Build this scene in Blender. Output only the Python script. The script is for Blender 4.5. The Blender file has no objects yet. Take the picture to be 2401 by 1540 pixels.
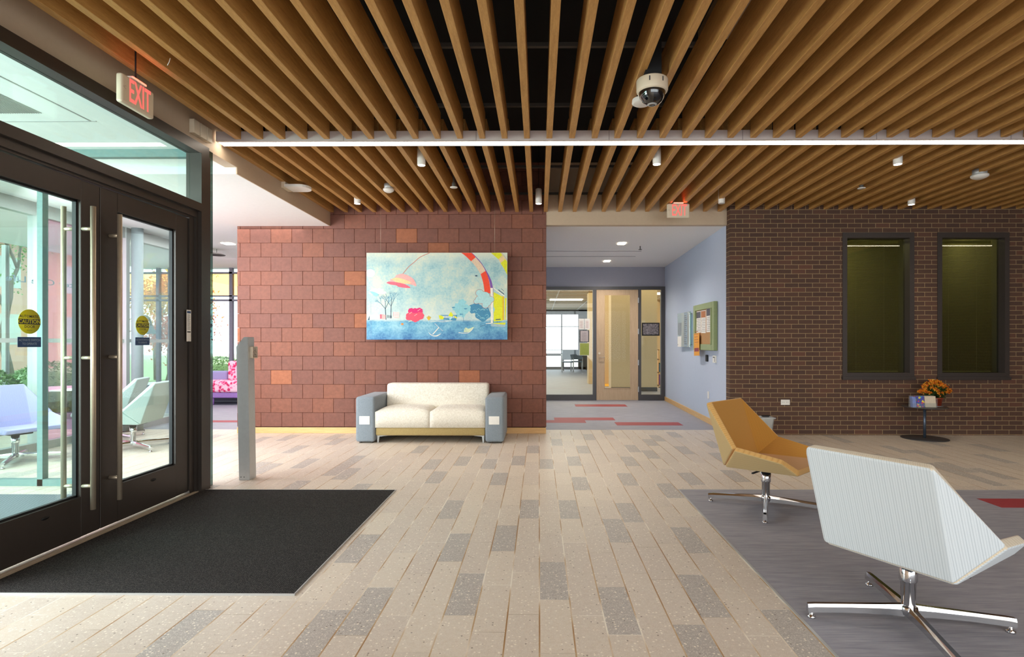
import bpy, bmesh, math, random
from mathutils import Vector, Matrix
PI = math.pi
random.seed(7)
sc = bpy.context.scene
COL = sc.collection

# ------------------------------------------------------------------ camera
F, CX, CY, YAW, EYE = 1300.0, 1254.25, 803.0, 0.0075, 1.30
cd = bpy.data.cameras.new('camera')
cam = bpy.data.objects.new('camera', cd); COL.objects.link(cam)
cam.location = (0, 0, EYE); cam.rotation_euler = (PI/2, 0, YAW)
cd.sensor_width = 36.0; cd.lens = 36.0*F/2401
cd.shift_x = -(CX-1200.5)/2401; cd.shift_y = (CY-770)/2401
cd.clip_start = 0.05; cd.clip_end = 300
sc.camera = cam

# ------------------------------------------------------------------ world, exposure
w = bpy.data.worlds.new('world'); sc.world = w; w.use_nodes = True
bg = w.node_tree.nodes['Background']
bg.inputs[0].default_value = (0.90, 0.96, 1.0, 1); bg.inputs[1].default_value = 3.3
sc.view_settings.view_transform = 'Standard'; sc.view_settings.look = 'None'
sc.view_settings.exposure = 0.0; sc.view_settings.gamma = 1; sc.view_settings.use_curve_mapping = False
sc.cycles.use_denoising = True
sc.cycles.max_bounces = 10; sc.cycles.diffuse_bounces = 5; sc.cycles.glossy_bounces = 4
sc.cycles.transparent_max_bounces = 16; sc.cycles.transmission_bounces = 6
sc.cycles.sample_clamp_indirect = 6; sc.cycles.caustics_reflective = False; sc.cycles.caustics_refractive = False

def area(name, loc, rot, sx, sy, power, col=(1, 1, 1), portal=False, spread=None):
    l = bpy.data.lights.new(name, 'AREA'); l.shape = 'RECTANGLE'; l.size = sx; l.size_y = sy
    l.energy = power; l.color = col
    if portal: l.cycles.is_portal = True
    if spread: l.spread = spread
    o = bpy.data.objects.new(name, l); COL.objects.link(o); o.location = loc; o.rotation_euler = rot
    return o
# daylight from the rear window wall and left glazing, with unseen fills added
area('daylight_rear', (2.0, -4.85, 1.7), (PI/2, 0, 0), 9.5, 2.6, 150, (0.93, 0.97, 1.0))
area('rear_overhead_fill', (3.0, -2.2, 3.12), (0, 0, 0), 9.0, 3.0, 260, (1.0, 0.93, 0.84))  # added overhead fill behind the camera, no fixture modelled
area('daylight_doors', (-5.6, 1.6, 1.7), (PI/2, 0, -PI/2+0.75), 3.0, 2.4, 330, (0.88, 0.95, 1.0))
area('lounge_daylight_fill', (-5.5, 5.5, 1.9), (PI/2-0.25, 0, -0.68), 1.8, 1.6, 85, (1.0, 0.86, 0.93))  # unseen lamp hung in mid-air, added to lift the terracotta wall's left side
area('lounge_overhead_fill', (-4.6, 9.6, 2.93), (0, 0, 0), 2.4, 3.6, 80, (1.0, 0.93, 0.97))  # added fill making up for the dimmer sky in the lounge
area('lounge_front_fill', (-4.6, 6.6, 2.93), (0, 0, 0), 2.2, 1.6, 40, (0.97, 0.97, 1.0))  # second added lounge fill, not an actual fixture
area('vestibule_fill', (-4.6, 2.6, 3.0), (0, 0, 0), 2.2, 3.0, 45, (0.92, 1.0, 0.97))  # unseen fill added to brighten the vestibule
area('portal_facade', (-6.25, 5.5, 1.5), (PI/2, 0, -PI/2), 9.0, 2.9, 1, portal=True)
area('portal_lounge', (-4.5, 11.9, 1.5), (PI/2, 0, PI), 8.0, 2.9, 1, portal=True)

# measuring the photograph: a pixel seen on a plane of the room
_c, _s = math.cos(YAW), math.sin(YAW)
def _ray(px, py):
    a = (px-CX)/F
    return a*_c-_s, a*_s+_c, (CY-py)/F
def onY(px, py, Y):
    r = _ray(px, py); t = Y/r[1]; return Vector((r[0]*t, Y, EYE+r[2]*t))
def onX(px, py, X):
    r = _ray(px, py); t = X/r[0]; return Vector((X, r[1]*t, EYE+r[2]*t))
def onZ(px, py, Z=0.0):
    r = _ray(px, py); t = (Z-EYE)/r[2]; return Vector((r[0]*t, r[1]*t, Z))

# ------------------------------------------------------------------ materials
def srgb(h):
    if isinstance(h, str):
        v = [int(h[i:i+2], 16)/255 for i in (0, 2, 4)]
    else: v = list(h)
    return tuple((c/12.92 if c <= 0.04045 else ((c+0.055)/1.055)**2.4) for c in v)+(1,)
class NT:
    def __init__(s, name):
        s.m = bpy.data.materials.new(name); s.m.use_nodes = True
        s.t = s.m.node_tree; s.b = s.t.nodes['Principled BSDF']; s.out = s.t.nodes['Material Output']
    def n(s, typ, **k):
        x = s.t.nodes.new('ShaderNode'+typ)
        for a, v in k.items():
            if isinstance(a, str) and hasattr(x, a) and a not in ('inputs',): setattr(x, a, v)
        return x
    def l(s, a, b): s.t.links.new(a, b)
    def math(s, op, a, b=None, c=None):
        x = s.n('Math', operation=op)
        for i, v in enumerate((a, b, c)):
            if v is None: continue
            if hasattr(v, 'links') or hasattr(v, 'is_linked'): s.l(v, x.inputs[i])
            else: x.inputs[i].default_value = v
        return x.outputs[0]
    def mix(s, f, a, b, typ='MIX'):
        x = s.n('MixRGB', blend_type=typ)
        for i, v in enumerate((f, a, b)):
            if hasattr(v, 'is_linked'): s.l(v, x.inputs[i])
            else: x.inputs[i].default_value = v
        return x.outputs[0]
    def ramp(s, f, stops, interp='LINEAR'):
        x = s.n('ValToRGB'); cr = x.color_ramp; cr.interpolation = interp
        while len(cr.elements) < len(stops): cr.elements.new(0.5)
        for e, (p, c) in zip(cr.elements, stops):
            e.position = p; e.color = c if len(c) == 4 else tuple(c)+(1,)
        s.l(f, x.inputs[0]); return x.outputs[0]
    def coord(s, kind='Object', scale=(1, 1, 1), rot=(0, 0, 0), loc=(0, 0, 0)):
        tc = s.n('TexCoord'); mp = s.n('Mapping')
        mp.inputs['Scale'].default_value = scale; mp.inputs['Rotation'].default_value = rot; mp.inputs['Location'].default_value = loc
        s.l(tc.outputs[kind], mp.inputs[0]); return mp.outputs[0]
    def noise(s, vec, scale, detail=2, rough=0.5):
        x = s.n('TexNoise'); x.inputs['Scale'].default_value = scale; x.inputs['Detail'].default_value = detail
        x.inputs['Roughness'].default_value = rough; s.l(vec, x.inputs['Vector']); return x.outputs[0]
    def bump(s, h, strength=0.3, dist=0.002):
        x = s.n('Bump'); x.inputs['Strength'].default_value = strength; x.inputs['Distance'].default_value = dist
        s.l(h, x.inputs['Height']); s.l(x.outputs[0], s.b.inputs['Normal'])
    def base(s, v):
        if hasattr(v, 'is_linked'): s.l(v, s.b.inputs['Base Color'])
        else: s.b.inputs['Base Color'].default_value = v
    def set(s, **k):
        names = dict(rough='Roughness', metal='Metallic', spec='Specular IOR Level', coat='Coat Weight', coatr='Coat Roughness', sheen='Sheen Weight', trans='Transmission Weight', ior='IOR', alpha='Alpha')
        for a, v in k.items(): s.b.inputs[names[a]].default_value = v
        return s
def plain(name, hexc, rough=0.5, metal=0.0, var=0.05, nscale=30, bump=0.0, spec=0.5, coat=0.0):
    n = NT(name); c = srgb(hexc); v = n.coord()
    f = n.noise(v, nscale, 3)
    d = tuple(max(0, x*(1-var)) for x in c[:3])+(1,); u = tuple(min(1, x*(1+var)) for x in c[:3])+(1,)
    n.base(n.ramp(f, [(0.3, d), (0.7, u)])); n.set(rough=rough, metal=metal, spec=spec, coat=coat)
    if bump: n.bump(f, bump, 0.001)
    return n.m
def emit(name, col, strength):
    n = NT(name); n.base((0.02, 0.02, 0.02, 1))
    n.b.inputs['Emission Color'].default_value = tuple(col)+(1,) if len(col) == 3 else col
    n.b.inputs['Emission Strength'].default_value = strength; return n.m
def glass(name, tint, refl=1.0, rough=0.0, ior=1.5, haze=0.0):
    n = NT(name); n.t.nodes.remove(n.b)
    tr = n.n('BsdfTransparent'); tr.inputs[0].default_value = tuple(tint)+(1,)
    gl = n.n('BsdfGlossy'); gl.inputs['Roughness'].default_value = rough; gl.inputs[0].default_value = (refl, refl, refl, 1)
    fr = n.n('Fresnel'); ge = n.n('NewGeometry')
    n.l(n.math('ADD', ior, n.math('MULTIPLY', ge.outputs['Backfacing'], 1.0/ior-ior)), fr.inputs[0])
    mx = n.n('MixShader'); n.l(fr.outputs[0], mx.inputs[0]); n.l(tr.outputs[0], mx.inputs[1]); n.l(gl.outputs[0], mx.inputs[2])
    o = mx.outputs[0]
    if haze:
        df = n.n('BsdfDiffuse'); df.inputs[0].default_value = (0.9, 0.95, 0.95, 1)
        m2 = n.n('MixShader'); m2.inputs[0].default_value = haze; n.l(o, m2.inputs[1]); n.l(df.outputs[0], m2.inputs[2]); o = m2.outputs[0]
    n.l(o, n.out.inputs[0]); return n.m

M = {}
def wood(name, a, b, rot=(0, 0, 0), scale=(1, 1, 1), rough=0.42):
    n = NT(name); v = n.coord(scale=scale, rot=rot)
    f = n.noise(v, 6, 6, 0.6); g = n.noise(v, 40, 3, 0.6)
    h = n.math('ADD', n.math('MULTIPLY', f, 0.6), n.math('MULTIPLY', g, 0.4))
    n.base(n.ramp(h, [(0.35, srgb(a)), (0.65, srgb(b))])); n.set(rough=rough, spec=0.4); n.bump(g, 0.06, 0.001); return n.m
M['slat'] = wood('maple_slat', 'A5773D', 'CA9A5A', scale=(9, 0.8, 9), rough=0.5)
M['maple'] = wood('maple_trim', 'D2A56A', 'E0B87E', scale=(1, 1, 8))
M['oak'] = wood('oak_door', 'B79A78', 'CBB08E', scale=(14, 14, 0.7))
M['black'] = plain('plenum_black', '0b0b0c', 0.9)
M['rail'] = plain('dark_rail', '4a4540', 0.6)
M['fascia'] = plain('beige_fascia', 'C2AC92', 0.6, var=0.02)
M['trough'] = plain('trough_grey', 'B8ABA6', 0.5, var=0.02)
M['ceil'] = plain('white_ceiling', 'EDEDEA', 0.8, var=0.015)
M['hallceil'] = plain('hall_ceiling', 'F0EDE8', 0.8, var=0.015)
M['bluewall'] = plain('pale_blue_wall', 'BCC6D8', 0.75, var=0.015)
M['greywall'] = plain('grey_blue_wall', '9A9AA4', 0.75, var=0.02)
M['cream'] = plain('cream_wall', 'D0B890', 0.75, var=0.03)
M['bronze'] = plain('dark_bronze_frame', '3F3833', 0.38, 0.35, var=0.03)
M['dgrey'] = plain('dark_grey_frame', '4A4848', 0.4, 0.2, var=0.03)
M['winframe'] = plain('window_frame_bronze', '3E3632', 0.45, 0.2, var=0.04)
M['rubber'] = plain('black_rubber', '0d0d0d', 0.6)
M['steel'] = plain('brushed_steel', 'CDBDA6', 0.42, 0.65, var=0.05)
M['chrome'] = plain('polished_aluminium', 'D9DADC', 0.10, 1.0, var=0.02)
M['alu'] = plain('satin_aluminium', 'B9BAB8', 0.45, 0.35, var=0.03)
M['white'] = plain('white_plastic', 'E6E2DA', 0.45, var=0.02)
M['beigeplastic'] = plain('beige_plastic', 'D8C9B0', 0.45, var=0.02)
M['smoke'] = plain('dark_dome', '0a0b0e', 0.05, 0.0, coat=1.0)
M['paper'] = plain('paper', 'E8E4DC', 0.8)
M['yellow'] = plain('yellow_sticker', 'D3CF1A', 0.5)
M['darksticker'] = plain('dark_sticker', '3A3A34', 0.5)
M['bluesticker'] = plain('blue_sticker', '24456F', 0.5)
M['greyletters'] = plain('grey_letters', '8FA0AE', 0.5)
M['glass'] = glass('clear_glass', (0.93, 0.98, 0.97), ior=1.38)
M['glasslow'] = glass('coated_glass', (0.95, 0.985, 0.98), ior=1.12)
M['glassg'] = glass('green_glass', (0.85, 0.97, 0.93), ior=1.6)
M['glasspink'] = glass('pink_film_glass', (1.0, 0.72, 0.86), ior=1.15)
M['glassorange'] = glass('orange_film_glass', (1.0, 0.80, 0.42))
M['glassdark'] = glass('olive_glass', (0.58, 0.58, 0.40), ior=1.6)
M['acrylic'] = glass('acrylic', (0.80, 0.92, 0.90), haze=0.25)
M['plastic_clear'] = glass('clear_plastic', (0.95, 0.96, 0.96), rough=0.15, haze=0.3)
M['plastic_thin'] = glass('clear_acrylic_tray', (0.97, 0.98, 0.98), haze=0.06)
M['cleanedge'] = plain('glass_edge_green', '2FA37C', 0.3)
M['strip'] = emit('light_diffuser', (1.0, 0.90, 0.76), 14.0)
M['lamp'] = emit('lamp_face', (1.0, 0.85, 0.65), 22.0)
M['lampdim'] = emit('troffer_face', (1.0, 0.92, 0.8), 5.0)
M['exitred'] = emit('exit_red', (1.0, 0.16, 0.13), 1.1)
M['offlamp'] = plain('unlit_lamp', 'C8C4BE', 0.5)

def fabric(name, ca, cb, period, axis='UV', rough=0.85, depth=0.25):
    n = NT(name)
    tc = n.n('TexCoord'); sp = n.n('SeparateXYZ'); n.l(tc.outputs['UV'], sp.inputs[0])
    v = n.coord()
    wob = n.math('MULTIPLY', n.noise(v, 9, 2), 0.0)
    u = n.math('ADD', n.math('MULTIPLY', sp.outputs[0], 1.0/period), wob)
    a = n.math('POWER', n.math('ABSOLUTE', n.math('SINE', n.math('MULTIPLY', u, PI))), 0.35)
    # irregular stripe spacing: a slower companion stripe
    b2 = n.math('ABSOLUTE', n.math('SINE', n.math('MULTIPLY', u, PI*0.37)))
    k = n.math('MULTIPLY', n.math('SUBTRACT', 1.0, a), n.math('ADD', 0.5, n.math('MULTIPLY', b2, 0.6)))
    wv = n.noise(v, 260, 2)
    c = n.mix(n.math('MULTIPLY', k, 1.0), srgb(ca), srgb(cb))
    c = n.mix(n.math('MULTIPLY', wv, 0.22), c, srgb(cb))
    n.base(c); n.set(rough=rough, spec=0.25, sheen=0.2)
    n.bump(n.math('ADD', n.math('MULTIPLY', a, depth), n.math('MULTIPLY', wv, 0.3)), 0.35, 0.001)
    return n.m
M['whitefab'] = fabric('white_stripe_fabric', 'D9E1E5', '9DABB2', 0.0105)
M['creamfab'] = fabric('cream_rim_fabric', 'DCD2BE', 'BBAA8A', 0.0085)
M['butterfab'] = fabric('butter_fabric', 'E2CCA2', 'C2A674', 0.0085)
M['tanfab'] = fabric('tan_stripe_fabric', 'BDA272', '937A4C', 0.0085)
M['orangefab'] = fabric('orange_fabric', 'C08B3C', 'A4702A', 0.0085, depth=0.1)
M['orangerim'] = fabric('orange_rim_fabric', 'CFA262', 'AC8040', 0.0085)
M['lavfab'] = fabric('lavender_fabric', 'A8A4CE', '8A86B4', 0.0085)
M['mintfab'] = fabric('mint_fabric', 'B4C8C4', '94AEA8', 0.0085)

def weave(name, ca, cb, sc_=90):
    n = NT(name); v = n.coord()
    a = n.noise(n.coord(scale=(1, 1, 14)), sc_, 3, 0.7); b = n.noise(n.coord(scale=(14, 1, 1)), sc_, 3, 0.7)
    h = n.math('MULTIPLY', n.math('ADD', a, b), 0.5)
    n.base(n.ramp(h, [(0.38, srgb(cb)), (0.56, srgb(ca))])); n.set(rough=0.9, spec=0.2, sheen=0.2); n.bump(h, 0.25, 0.001); return n.m
M['sofacream'] = weave('cream_tweed', 'F1EBDE', 'BFB49E', 34)
M['sofatan'] = weave('tan_tweed', 'AE9866', '8C774B', 60)
M['sofagrey'] = weave('grey_weave', '8C959C', '6F787F', 80)
def floral():
    n = NT('pink_floral'); v = n.coord()
    x = n.n('TexVoronoi'); x.inputs['Scale'].default_value = 16; n.l(v, x.inputs['Vector'])
    f = n.noise(v, 14, 2)
    n.base(n.ramp(n.math('ADD', n.math('MULTIPLY', x.outputs[0], 0.5), n.math('MULTIPLY', f, 0.5)), [(0.36, srgb('D6245E')), (0.42, srgb('F07FA8')), (0.5, srgb('F6C6D6')), (0.6, srgb('F6C6D6'))], 'CONSTANT')); n.set(rough=0.8); return n.m
M['floral'] = floral()
M['purplesofa'] = plain('purple_vinyl', '9A6FB5', 0.5)

def brick():
    n = NT('brown_brick'); v = n.coord(scale=(1, 1, 1), rot=(-PI/2, 0, 0))
    tc = n.n('TexCoord'); sp = n.n('SeparateXYZ'); n.l(tc.outputs['Object'], sp.inputs[0])
    cb = n.n('CombineXYZ'); n.l(n.math('ADD', sp.outputs[0], sp.outputs[1]), cb.inputs[0]); n.l(n.math('ADD', sp.outputs[2], -0.012), cb.inputs[1])
    nz = n.noise(tc.outputs['Object'], 9, 3)
    wv = n.n('VectorMath', operation='ADD'); off = n.n('CombineXYZ'); n.l(n.math('MULTIPLY', n.math('SUBTRACT', nz, 0.5), 0.004), off.inputs[1]); n.l(cb.outputs[0], wv.inputs[0]); n.l(off.outputs[0], wv.inputs[1])
    b = n.n('TexBrick'); n.l(wv.outputs[0], b.inputs['Vector'])
    b.offset = 0.5; b.inputs['Scale'].default_value = 1.0; b.inputs['Brick Width'].default_value = 0.196; b.inputs['Row Height'].default_value = 0.0644
    b.inputs['Mortar Size'].default_value = 0.004; b.inputs['Mortar Smooth'].default_value = 0.15; b.inputs['Bias'].default_value = 0.0
    b.inputs['Color1'].default_value = (0, 0, 0, 1); b.inputs['Color2'].default_value = (1, 1, 1, 1); b.inputs['Mortar'].default_value = (0.5, 0.5, 0.5, 1)
    col = n.ramp(b.outputs[0], [(0.0, srgb('5C453A')), (0.5, srgb('634A3C')), (0.9, srgb('6A4D3E')), (1.0, srgb('745040'))])
    tex = n.noise(tc.outputs['Object'], 120, 3)
    col = n.mix(0.35, col, n.ramp(tex, [(0.3, srgb('38251d')), (0.7, srgb('7a5543'))]), 'OVERLAY')
    col = n.mix(b.outputs[1], col, srgb('957D5C')); n.base(col); n.set(rough=0.75, spec=0.35)
    n.bump(n.math('ADD', n.math('MULTIPLY', b.outputs[1], -1.0), n.math('MULTIPLY', tex, 0.25)), 0.6, 0.005); return n.m
M['brick'] = brick()
def attr_mat(name, stops, rough=0.6, nsc=25, mixn=0.25, bump=0.1):
    n = NT(name); a = n.n('VertexColor'); a.layer_name = 'tone'
    c = n.ramp(a.outputs[0], stops); v = n.coord(); f = n.noise(v, nsc, 4, 0.6)
    c = n.mix(mixn, c, n.ramp(f, [(0.3, (0.25, 0.25, 0.25, 1)), (0.7, (0.75, 0.75, 0.75, 1))]), 'OVERLAY')
    n.base(c); n.set(rough=rough, spec=0.35); n.bump(f, bump, 0.001); return n.m
M['terracotta'] = attr_mat('terracotta_tile', [(0, srgb('744A3E')), (0.5, srgb('804F3D')), (0.85, srgb('8A553E')), (1, srgb('A4623E'))])
M['terrajoint'] = plain('tile_gap', '3a211b', 0.9)

def floor_mat():
    n = NT('terrazzo_tile'); a = n.n('VertexColor'); a.layer_name = 'tone'
    sp3 = n.n('SeparateColor'); n.l(a.outputs[0], sp3.inputs[0]); dark = sp3.outputs[0]; var = sp3.outputs[1]
    v = n.coord()
    def chips(scale, rnd, rad):
        x = n.n('TexVoronoi'); x.inputs['Scale'].default_value = scale; x.inputs['Randomness'].default_value = 1; n.l(v, x.inputs['Vector'])
        s3 = n.n('SeparateColor'); n.l(x.outputs['Color'], s3.inputs[0])
        thr = n.math('MULTIPLY', n.math('GREATER_THAN', s3.outputs[0], rnd), rad)
        return n.math('LESS_THAN', x.outputs['Distance'], thr), s3.outputs[1]
    c1, r1 = chips(150, 0.35, 0.36); c2, r2 = chips(60, 0.72, 0.30); c3, r3 = chips(70, 0.965, 0.30)
    basec = n.ramp(var, [(0, srgb('CFC2B4')), (0.5, srgb('D5C8B8')), (1, srgb('D9CCBB'))])
    f = n.noise(v, 45, 4, 0.7)
    basec = n.mix(0.25, basec, n.ramp(f, [(0.3, (0.3, 0.3, 0.3, 1)), (0.7, (0.7, 0.7, 0.7, 1))]), 'OVERLAY')
    darkc = n.mix(0.25, srgb('B3ABA3'), n.ramp(f, [(0.3, (0.2, 0.2, 0.2, 1)), (0.7, (0.8, 0.8, 0.8, 1))]), 'OVERLAY')
    bc = n.mix(dark, basec, darkc)
    chipc = n.mix(dark, srgb('ECE2D0'), srgb('DDD6CC'))
    k1 = n.math('MULTIPLY', c1, n.math('ADD', 0.4, n.math('MULTIPLY', dark, 0.4)))
    bc = n.mix(k1, bc, chipc); bc = n.mix(n.math('MULTIPLY', c2, 0.85), bc, srgb('F2E8D8'))
    bc = n.mix(n.math('MULTIPLY', c3, 0.8), bc, srgb('6E5F52'))
    uv = n.n('TexCoord'); s2 = n.n('SeparateXYZ'); n.l(uv.outputs['UV'], s2.inputs[0])
    du = n.math('MINIMUM', s2.outputs[0], n.math('SUBTRACT', 0.1525, s2.outputs[0]))
    dv = n.math('MINIMUM', s2.outputs[1], n.math('SUBTRACT', 0.4835, s2.outputs[1]))
    ju = n.math('LESS_THAN', du, 0.0034); jv = n.math('LESS_THAN', dv, 0.0022)
    jn = n.noise(v, 2.2, 2)
    jc = n.ramp(jn, [(0.38, srgb('A27A4C')), (0.5, srgb('BFA078')), (0.62, srgb('EDE4D4'))])
    bc = n.mix(ju, bc, jc); bc = n.mix(n.math('MULTIPLY', jv, 0.8), bc, n.ramp(jn, [(0.4, srgb('A8957C')), (0.6, srgb('F0E8DA'))]))
    n.base(bc); n.set(spec=0.5)
    n.l(n.math('ADD', 0.30, n.math('MULTIPLY', f, 0.22)), n.b.inputs['Roughness'])
    n.bump(n.math('MULTIPLY', n.math('MAXIMUM', ju, jv), -1.0), 0.5, 0.002); return n.m
M['floor'] = floor_mat()
def lvt():
    n = NT('grey_woven_flooring'); v = n.coord(scale=(1, 1, 1))
    f = n.noise(n.coord(scale=(1.2, 90, 1)), 4, 5, 0.75); g = n.noise(n.coord(scale=(2, 14, 1)), 2, 2)
    h = n.math('ADD', n.math('MULTIPLY', f, 0.8), n.math('MULTIPLY', g, 0.2))
    n.base(n.ramp(h, [(0.36, srgb('7C7C85')), (0.5, srgb('9897A0')), (0.64, srgb('B4B2B6'))])); n.set(rough=0.55, spec=0.35); n.bump(f, 0.15, 0.001); return n.m
M['lvt'] = lvt()
def lvtred():
    n = NT('red_woven_flooring'); f = n.noise(n.coord(scale=(1.2, 90, 1)), 4, 5, 0.75)
    n.base(n.ramp(f, [(0.36, srgb('8E2A32')), (0.64, srgb('A83C42'))])); n.set(rough=0.55); return n.m
M['lvtred'] = lvtred()
def matmat():
    n = NT('ribbed_mat'); v = n.coord(rot=(0, 0, 0.0))
    wv = n.n('TexWave'); wv.wave_type = 'BANDS'; wv.bands_direction = 'X'; wv.inputs['Scale'].default_value = 30; wv.inputs['Distortion'].default_value = 1.5; wv.inputs['Detail'].default_value = 2; wv.inputs['Detail Scale'].default_value = 8; n.l(v, wv.inputs['Vector'])
    f = n.noise(v, 160, 3, 0.8); h = n.math('ADD', n.math('MULTIPLY', wv.outputs[1], 0.2), n.math('MULTIPLY', f, 0.8))
    n.base(n.ramp(h, [(0.36, srgb('151312')), (0.52, srgb('2b2928')), (0.68, srgb('5e5a58'))])); n.set(rough=0.95, spec=0.15); n.bump(h, 0.8, 0.004); return n.m
M['mat'] = matmat()
M['paving'] = plain('pale_paving', 'CFCBC2', 0.8)
M['grass'] = plain('lawn', 'A3B488', 0.9, var=0.2, nscale=8)
M['bark'] = plain('bark', '6b5d50', 0.9, var=0.2)
M['leafg'] = plain('green_leaves', '7F9E5E', 0.8, var=0.3, nscale=10)
M['leafo'] = plain('autumn_leaves', 'D9A03C', 0.8, var=0.3, nscale=10)
M['leafr'] = plain('red_leaves', 'C86A4C', 0.8, var=0.3, nscale=10)
M['redbuilding'] = plain('red_building', 'D3A092', 0.8, var=0.1)

# ------------------------------------------------------------------ mesh building
class MB:
    def __init__(s): s.bm = bmesh.new(); s.uv = s.bm.loops.layers.uv.new('UVMap'); s.tone = None
    def _mi(s, faces, mi):
        for f in faces: f.material_index = mi
    def box(s, x0, x1, y0, y1, z0, z1, mi=0, r=0.0, seg=2, mat=None, rot=None):
        vs = [s.bm.verts.new(p) for p in ((x0, y0, z0), (x1, y0, z0), (x1, y1, z0), (x0, y1, z0), (x0, y0, z1), (x1, y0, z1), (x1, y1, z1), (x0, y1, z1))]
        fs = [s.bm.faces.new([vs[i] for i in q]) for q in ((3, 2, 1, 0), (4, 5, 6, 7), (0, 1, 5, 4), (1, 2, 6, 5), (2, 3, 7, 6), (3, 0, 4, 7))]
        s._mi(fs, mi)
        if r > 0:
            es = {e for f in fs for e in f.edges}
            res = bmesh.ops.bevel(s.bm, geom=list(es), offset=r, segments=seg, profile=0.5, affect='EDGES')
            nf = set(res['faces'])
            vs = list({v for f in nf for v in f.verts} | {v for v in vs if v.is_valid})
            s._mi([f for f in {f for v in vs for f in v.link_faces}], mi)
        if mat is not None: bmesh.ops.transform(s.bm, matrix=mat, verts=[v for v in vs if v.is_valid])
        return vs
    def prism(s, pts, axis, a, b, mi=0):
        # polygon in the two other axes, extruded along axis from a to b
        def P(u, v, w): return {'x': (w, u, v), 'y': (u, w, v), 'z': (u, v, w)}[axis]
        n = len(pts); A = [s.bm.verts.new(P(u, v, a)) for u, v in pts]; B = [s.bm.verts.new(P(u, v, b)) for u, v in pts]
        fs = [s.bm.faces.new(A), s.bm.faces.new(list(reversed(B)))]
        for i in range(n): fs.append(s.bm.faces.new((A[i], B[i], B[(i+1) % n], A[(i+1) % n])))
        s._mi(fs, mi); return A+B
    def poly(s, pts, mi=0):
        f = s.bm.faces.new([s.bm.verts.new(p) for p in pts]); f.material_index = mi; return f
    def ring(s, c, ax, r, n, ref=None):
        ax = Vector(ax).normalized(); u = ax.orthogonal().normalized() if ref is None else (Vector(ref)-ax*Vector(ref).dot(ax)).normalized(); v = ax.cross(u)
        return [s.bm.verts.new(Vector(c)+u*r*math.cos(2*PI*i/n)+v*r*math.sin(2*PI*i/n)) for i in range(n)]
    def loft(s, rings, mi=0, caps=True, smooth=True):
        n = len(rings[0]); fs = []
        for a, b in zip(rings, rings[1:]):
            for i in range(n):
                f = s.bm.faces.new((a[i], a[(i+1) % n], b[(i+1) % n], b[i])); f.smooth = smooth; fs.append(f)
        if caps: fs.append(s.bm.faces.new(list(reversed(rings[0])))); fs.append(s.bm.faces.new(rings[-1]))
        s._mi(fs, mi)
    def cyl(s, p0, p1, r0, r1=None, n=20, mi=0, caps=True):
        r1 = r0 if r1 is None else r1; p0 = Vector(p0); p1 = Vector(p1); ax = p1-p0; ref = ax.orthogonal()
        s.loft([s.ring(p0, ax, r0, n, ref), s.ring(p1, ax, r1, n, ref)], mi, caps)
    def tube(s, pts, r, n=8, mi=0):
        pts = [Vector(p) for p in pts]; rings = []; ref = None
        for i, p in enumerate(pts):
            ax = (pts[min(i+1, len(pts)-1)]-pts[max(i-1, 0)]).normalized()
            if ref is None: ref = ax.orthogonal()
            ref = (ref-ax*ref.dot(ax)).normalized()
            rr = r[i] if isinstance(r, (list, tuple)) else r
            rings.append(s.ring(p, ax, rr, n, ref))
        s.loft(rings, mi)
    def lathe(s, prof, c=(0, 0, 0), n=28, mi=0, axis=(0, 0, 1), caps=True):
        c = Vector(c); ax = Vector(axis).normalized(); ref = ax.orthogonal()
        s.loft([s.ring(c+ax*z, ax, max(r, 1e-4), n, ref) for r, z in prof], mi, caps)
    def sphere(s, c, r, n=12, mi=0, sc_=(1, 1, 1)):
        res = bmesh.ops.create_uvsphere(s.bm, u_segments=n, v_segments=max(6, n*2//3), radius=r, matrix=Matrix.Translation(Vector(c)) @ Matrix.Diagonal(Vector(sc_).to_4d()))
        for f in {f for v in res['verts'] for f in v.link_faces}: f.material_index = mi; f.smooth = True
    def text(s, txt, size, M4, mi=0, depth=0.0, offset=0.0, align='CENTER', xs=1.0):
        cu = bpy.data.curves.new('t', 'FONT'); cu.body = txt; cu.size = size; cu.align_x = align; cu.align_y = 'CENTER'; cu.extrude = depth; cu.offset = offset; cu.resolution_u = 2
        to = bpy.data.objects.new('t', cu); COL.objects.link(to)
        dg = bpy.context.evaluated_depsgraph_get(); me = bpy.data.meshes.new_from_object(to.evaluated_get(dg))
        n0 = len(s.bm.verts); nf = len(s.bm.faces)
        me.transform(M4 @ Matrix.Diagonal((xs, 1, 1, 1)))
        s.bm.from_mesh(me); s.bm.faces.ensure_lookup_table()
        for f in s.bm.faces[nf:]: f.material_index = mi
        bpy.data.objects.remove(to); bpy.data.curves.remove(cu); bpy.data.meshes.remove(me)
    def build(s, name, mats, parent=None, loc=None, smooth=False, **props):
        if not isinstance(mats, (list, tuple)): mats = [mats]
        base = Vector(loc) if loc is not None else Vector((0, 0, 0))
        if parent is not None: base = base + Vector(getroot(parent))
        bmesh.ops.recalc_face_normals(s.bm, faces=s.bm.faces[:]) if not getattr(s, 'norecalc', False) else None
        if base.length: bmesh.ops.translate(s.bm, verts=s.bm.verts[:], vec=-base)
        if smooth:
            for f in s.bm.faces: f.smooth = True
        me = bpy.data.meshes.new(name); s.bm.to_mesh(me); s.bm.free()
        for m in mats: me.materials.append(m)
        o = bpy.data.objects.new(name, me); COL.objects.link(o)
        if parent is not None: o.parent = parent; o.location = loc if loc is not None else (0, 0, 0)
        else: o.location = base
        for k, v in props.items(): o[k] = v
        return o
def getroot(o):
    p = Vector((0, 0, 0))
    while o is not None: p = p+Vector(o.location); o = o.parent
    return p
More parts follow.
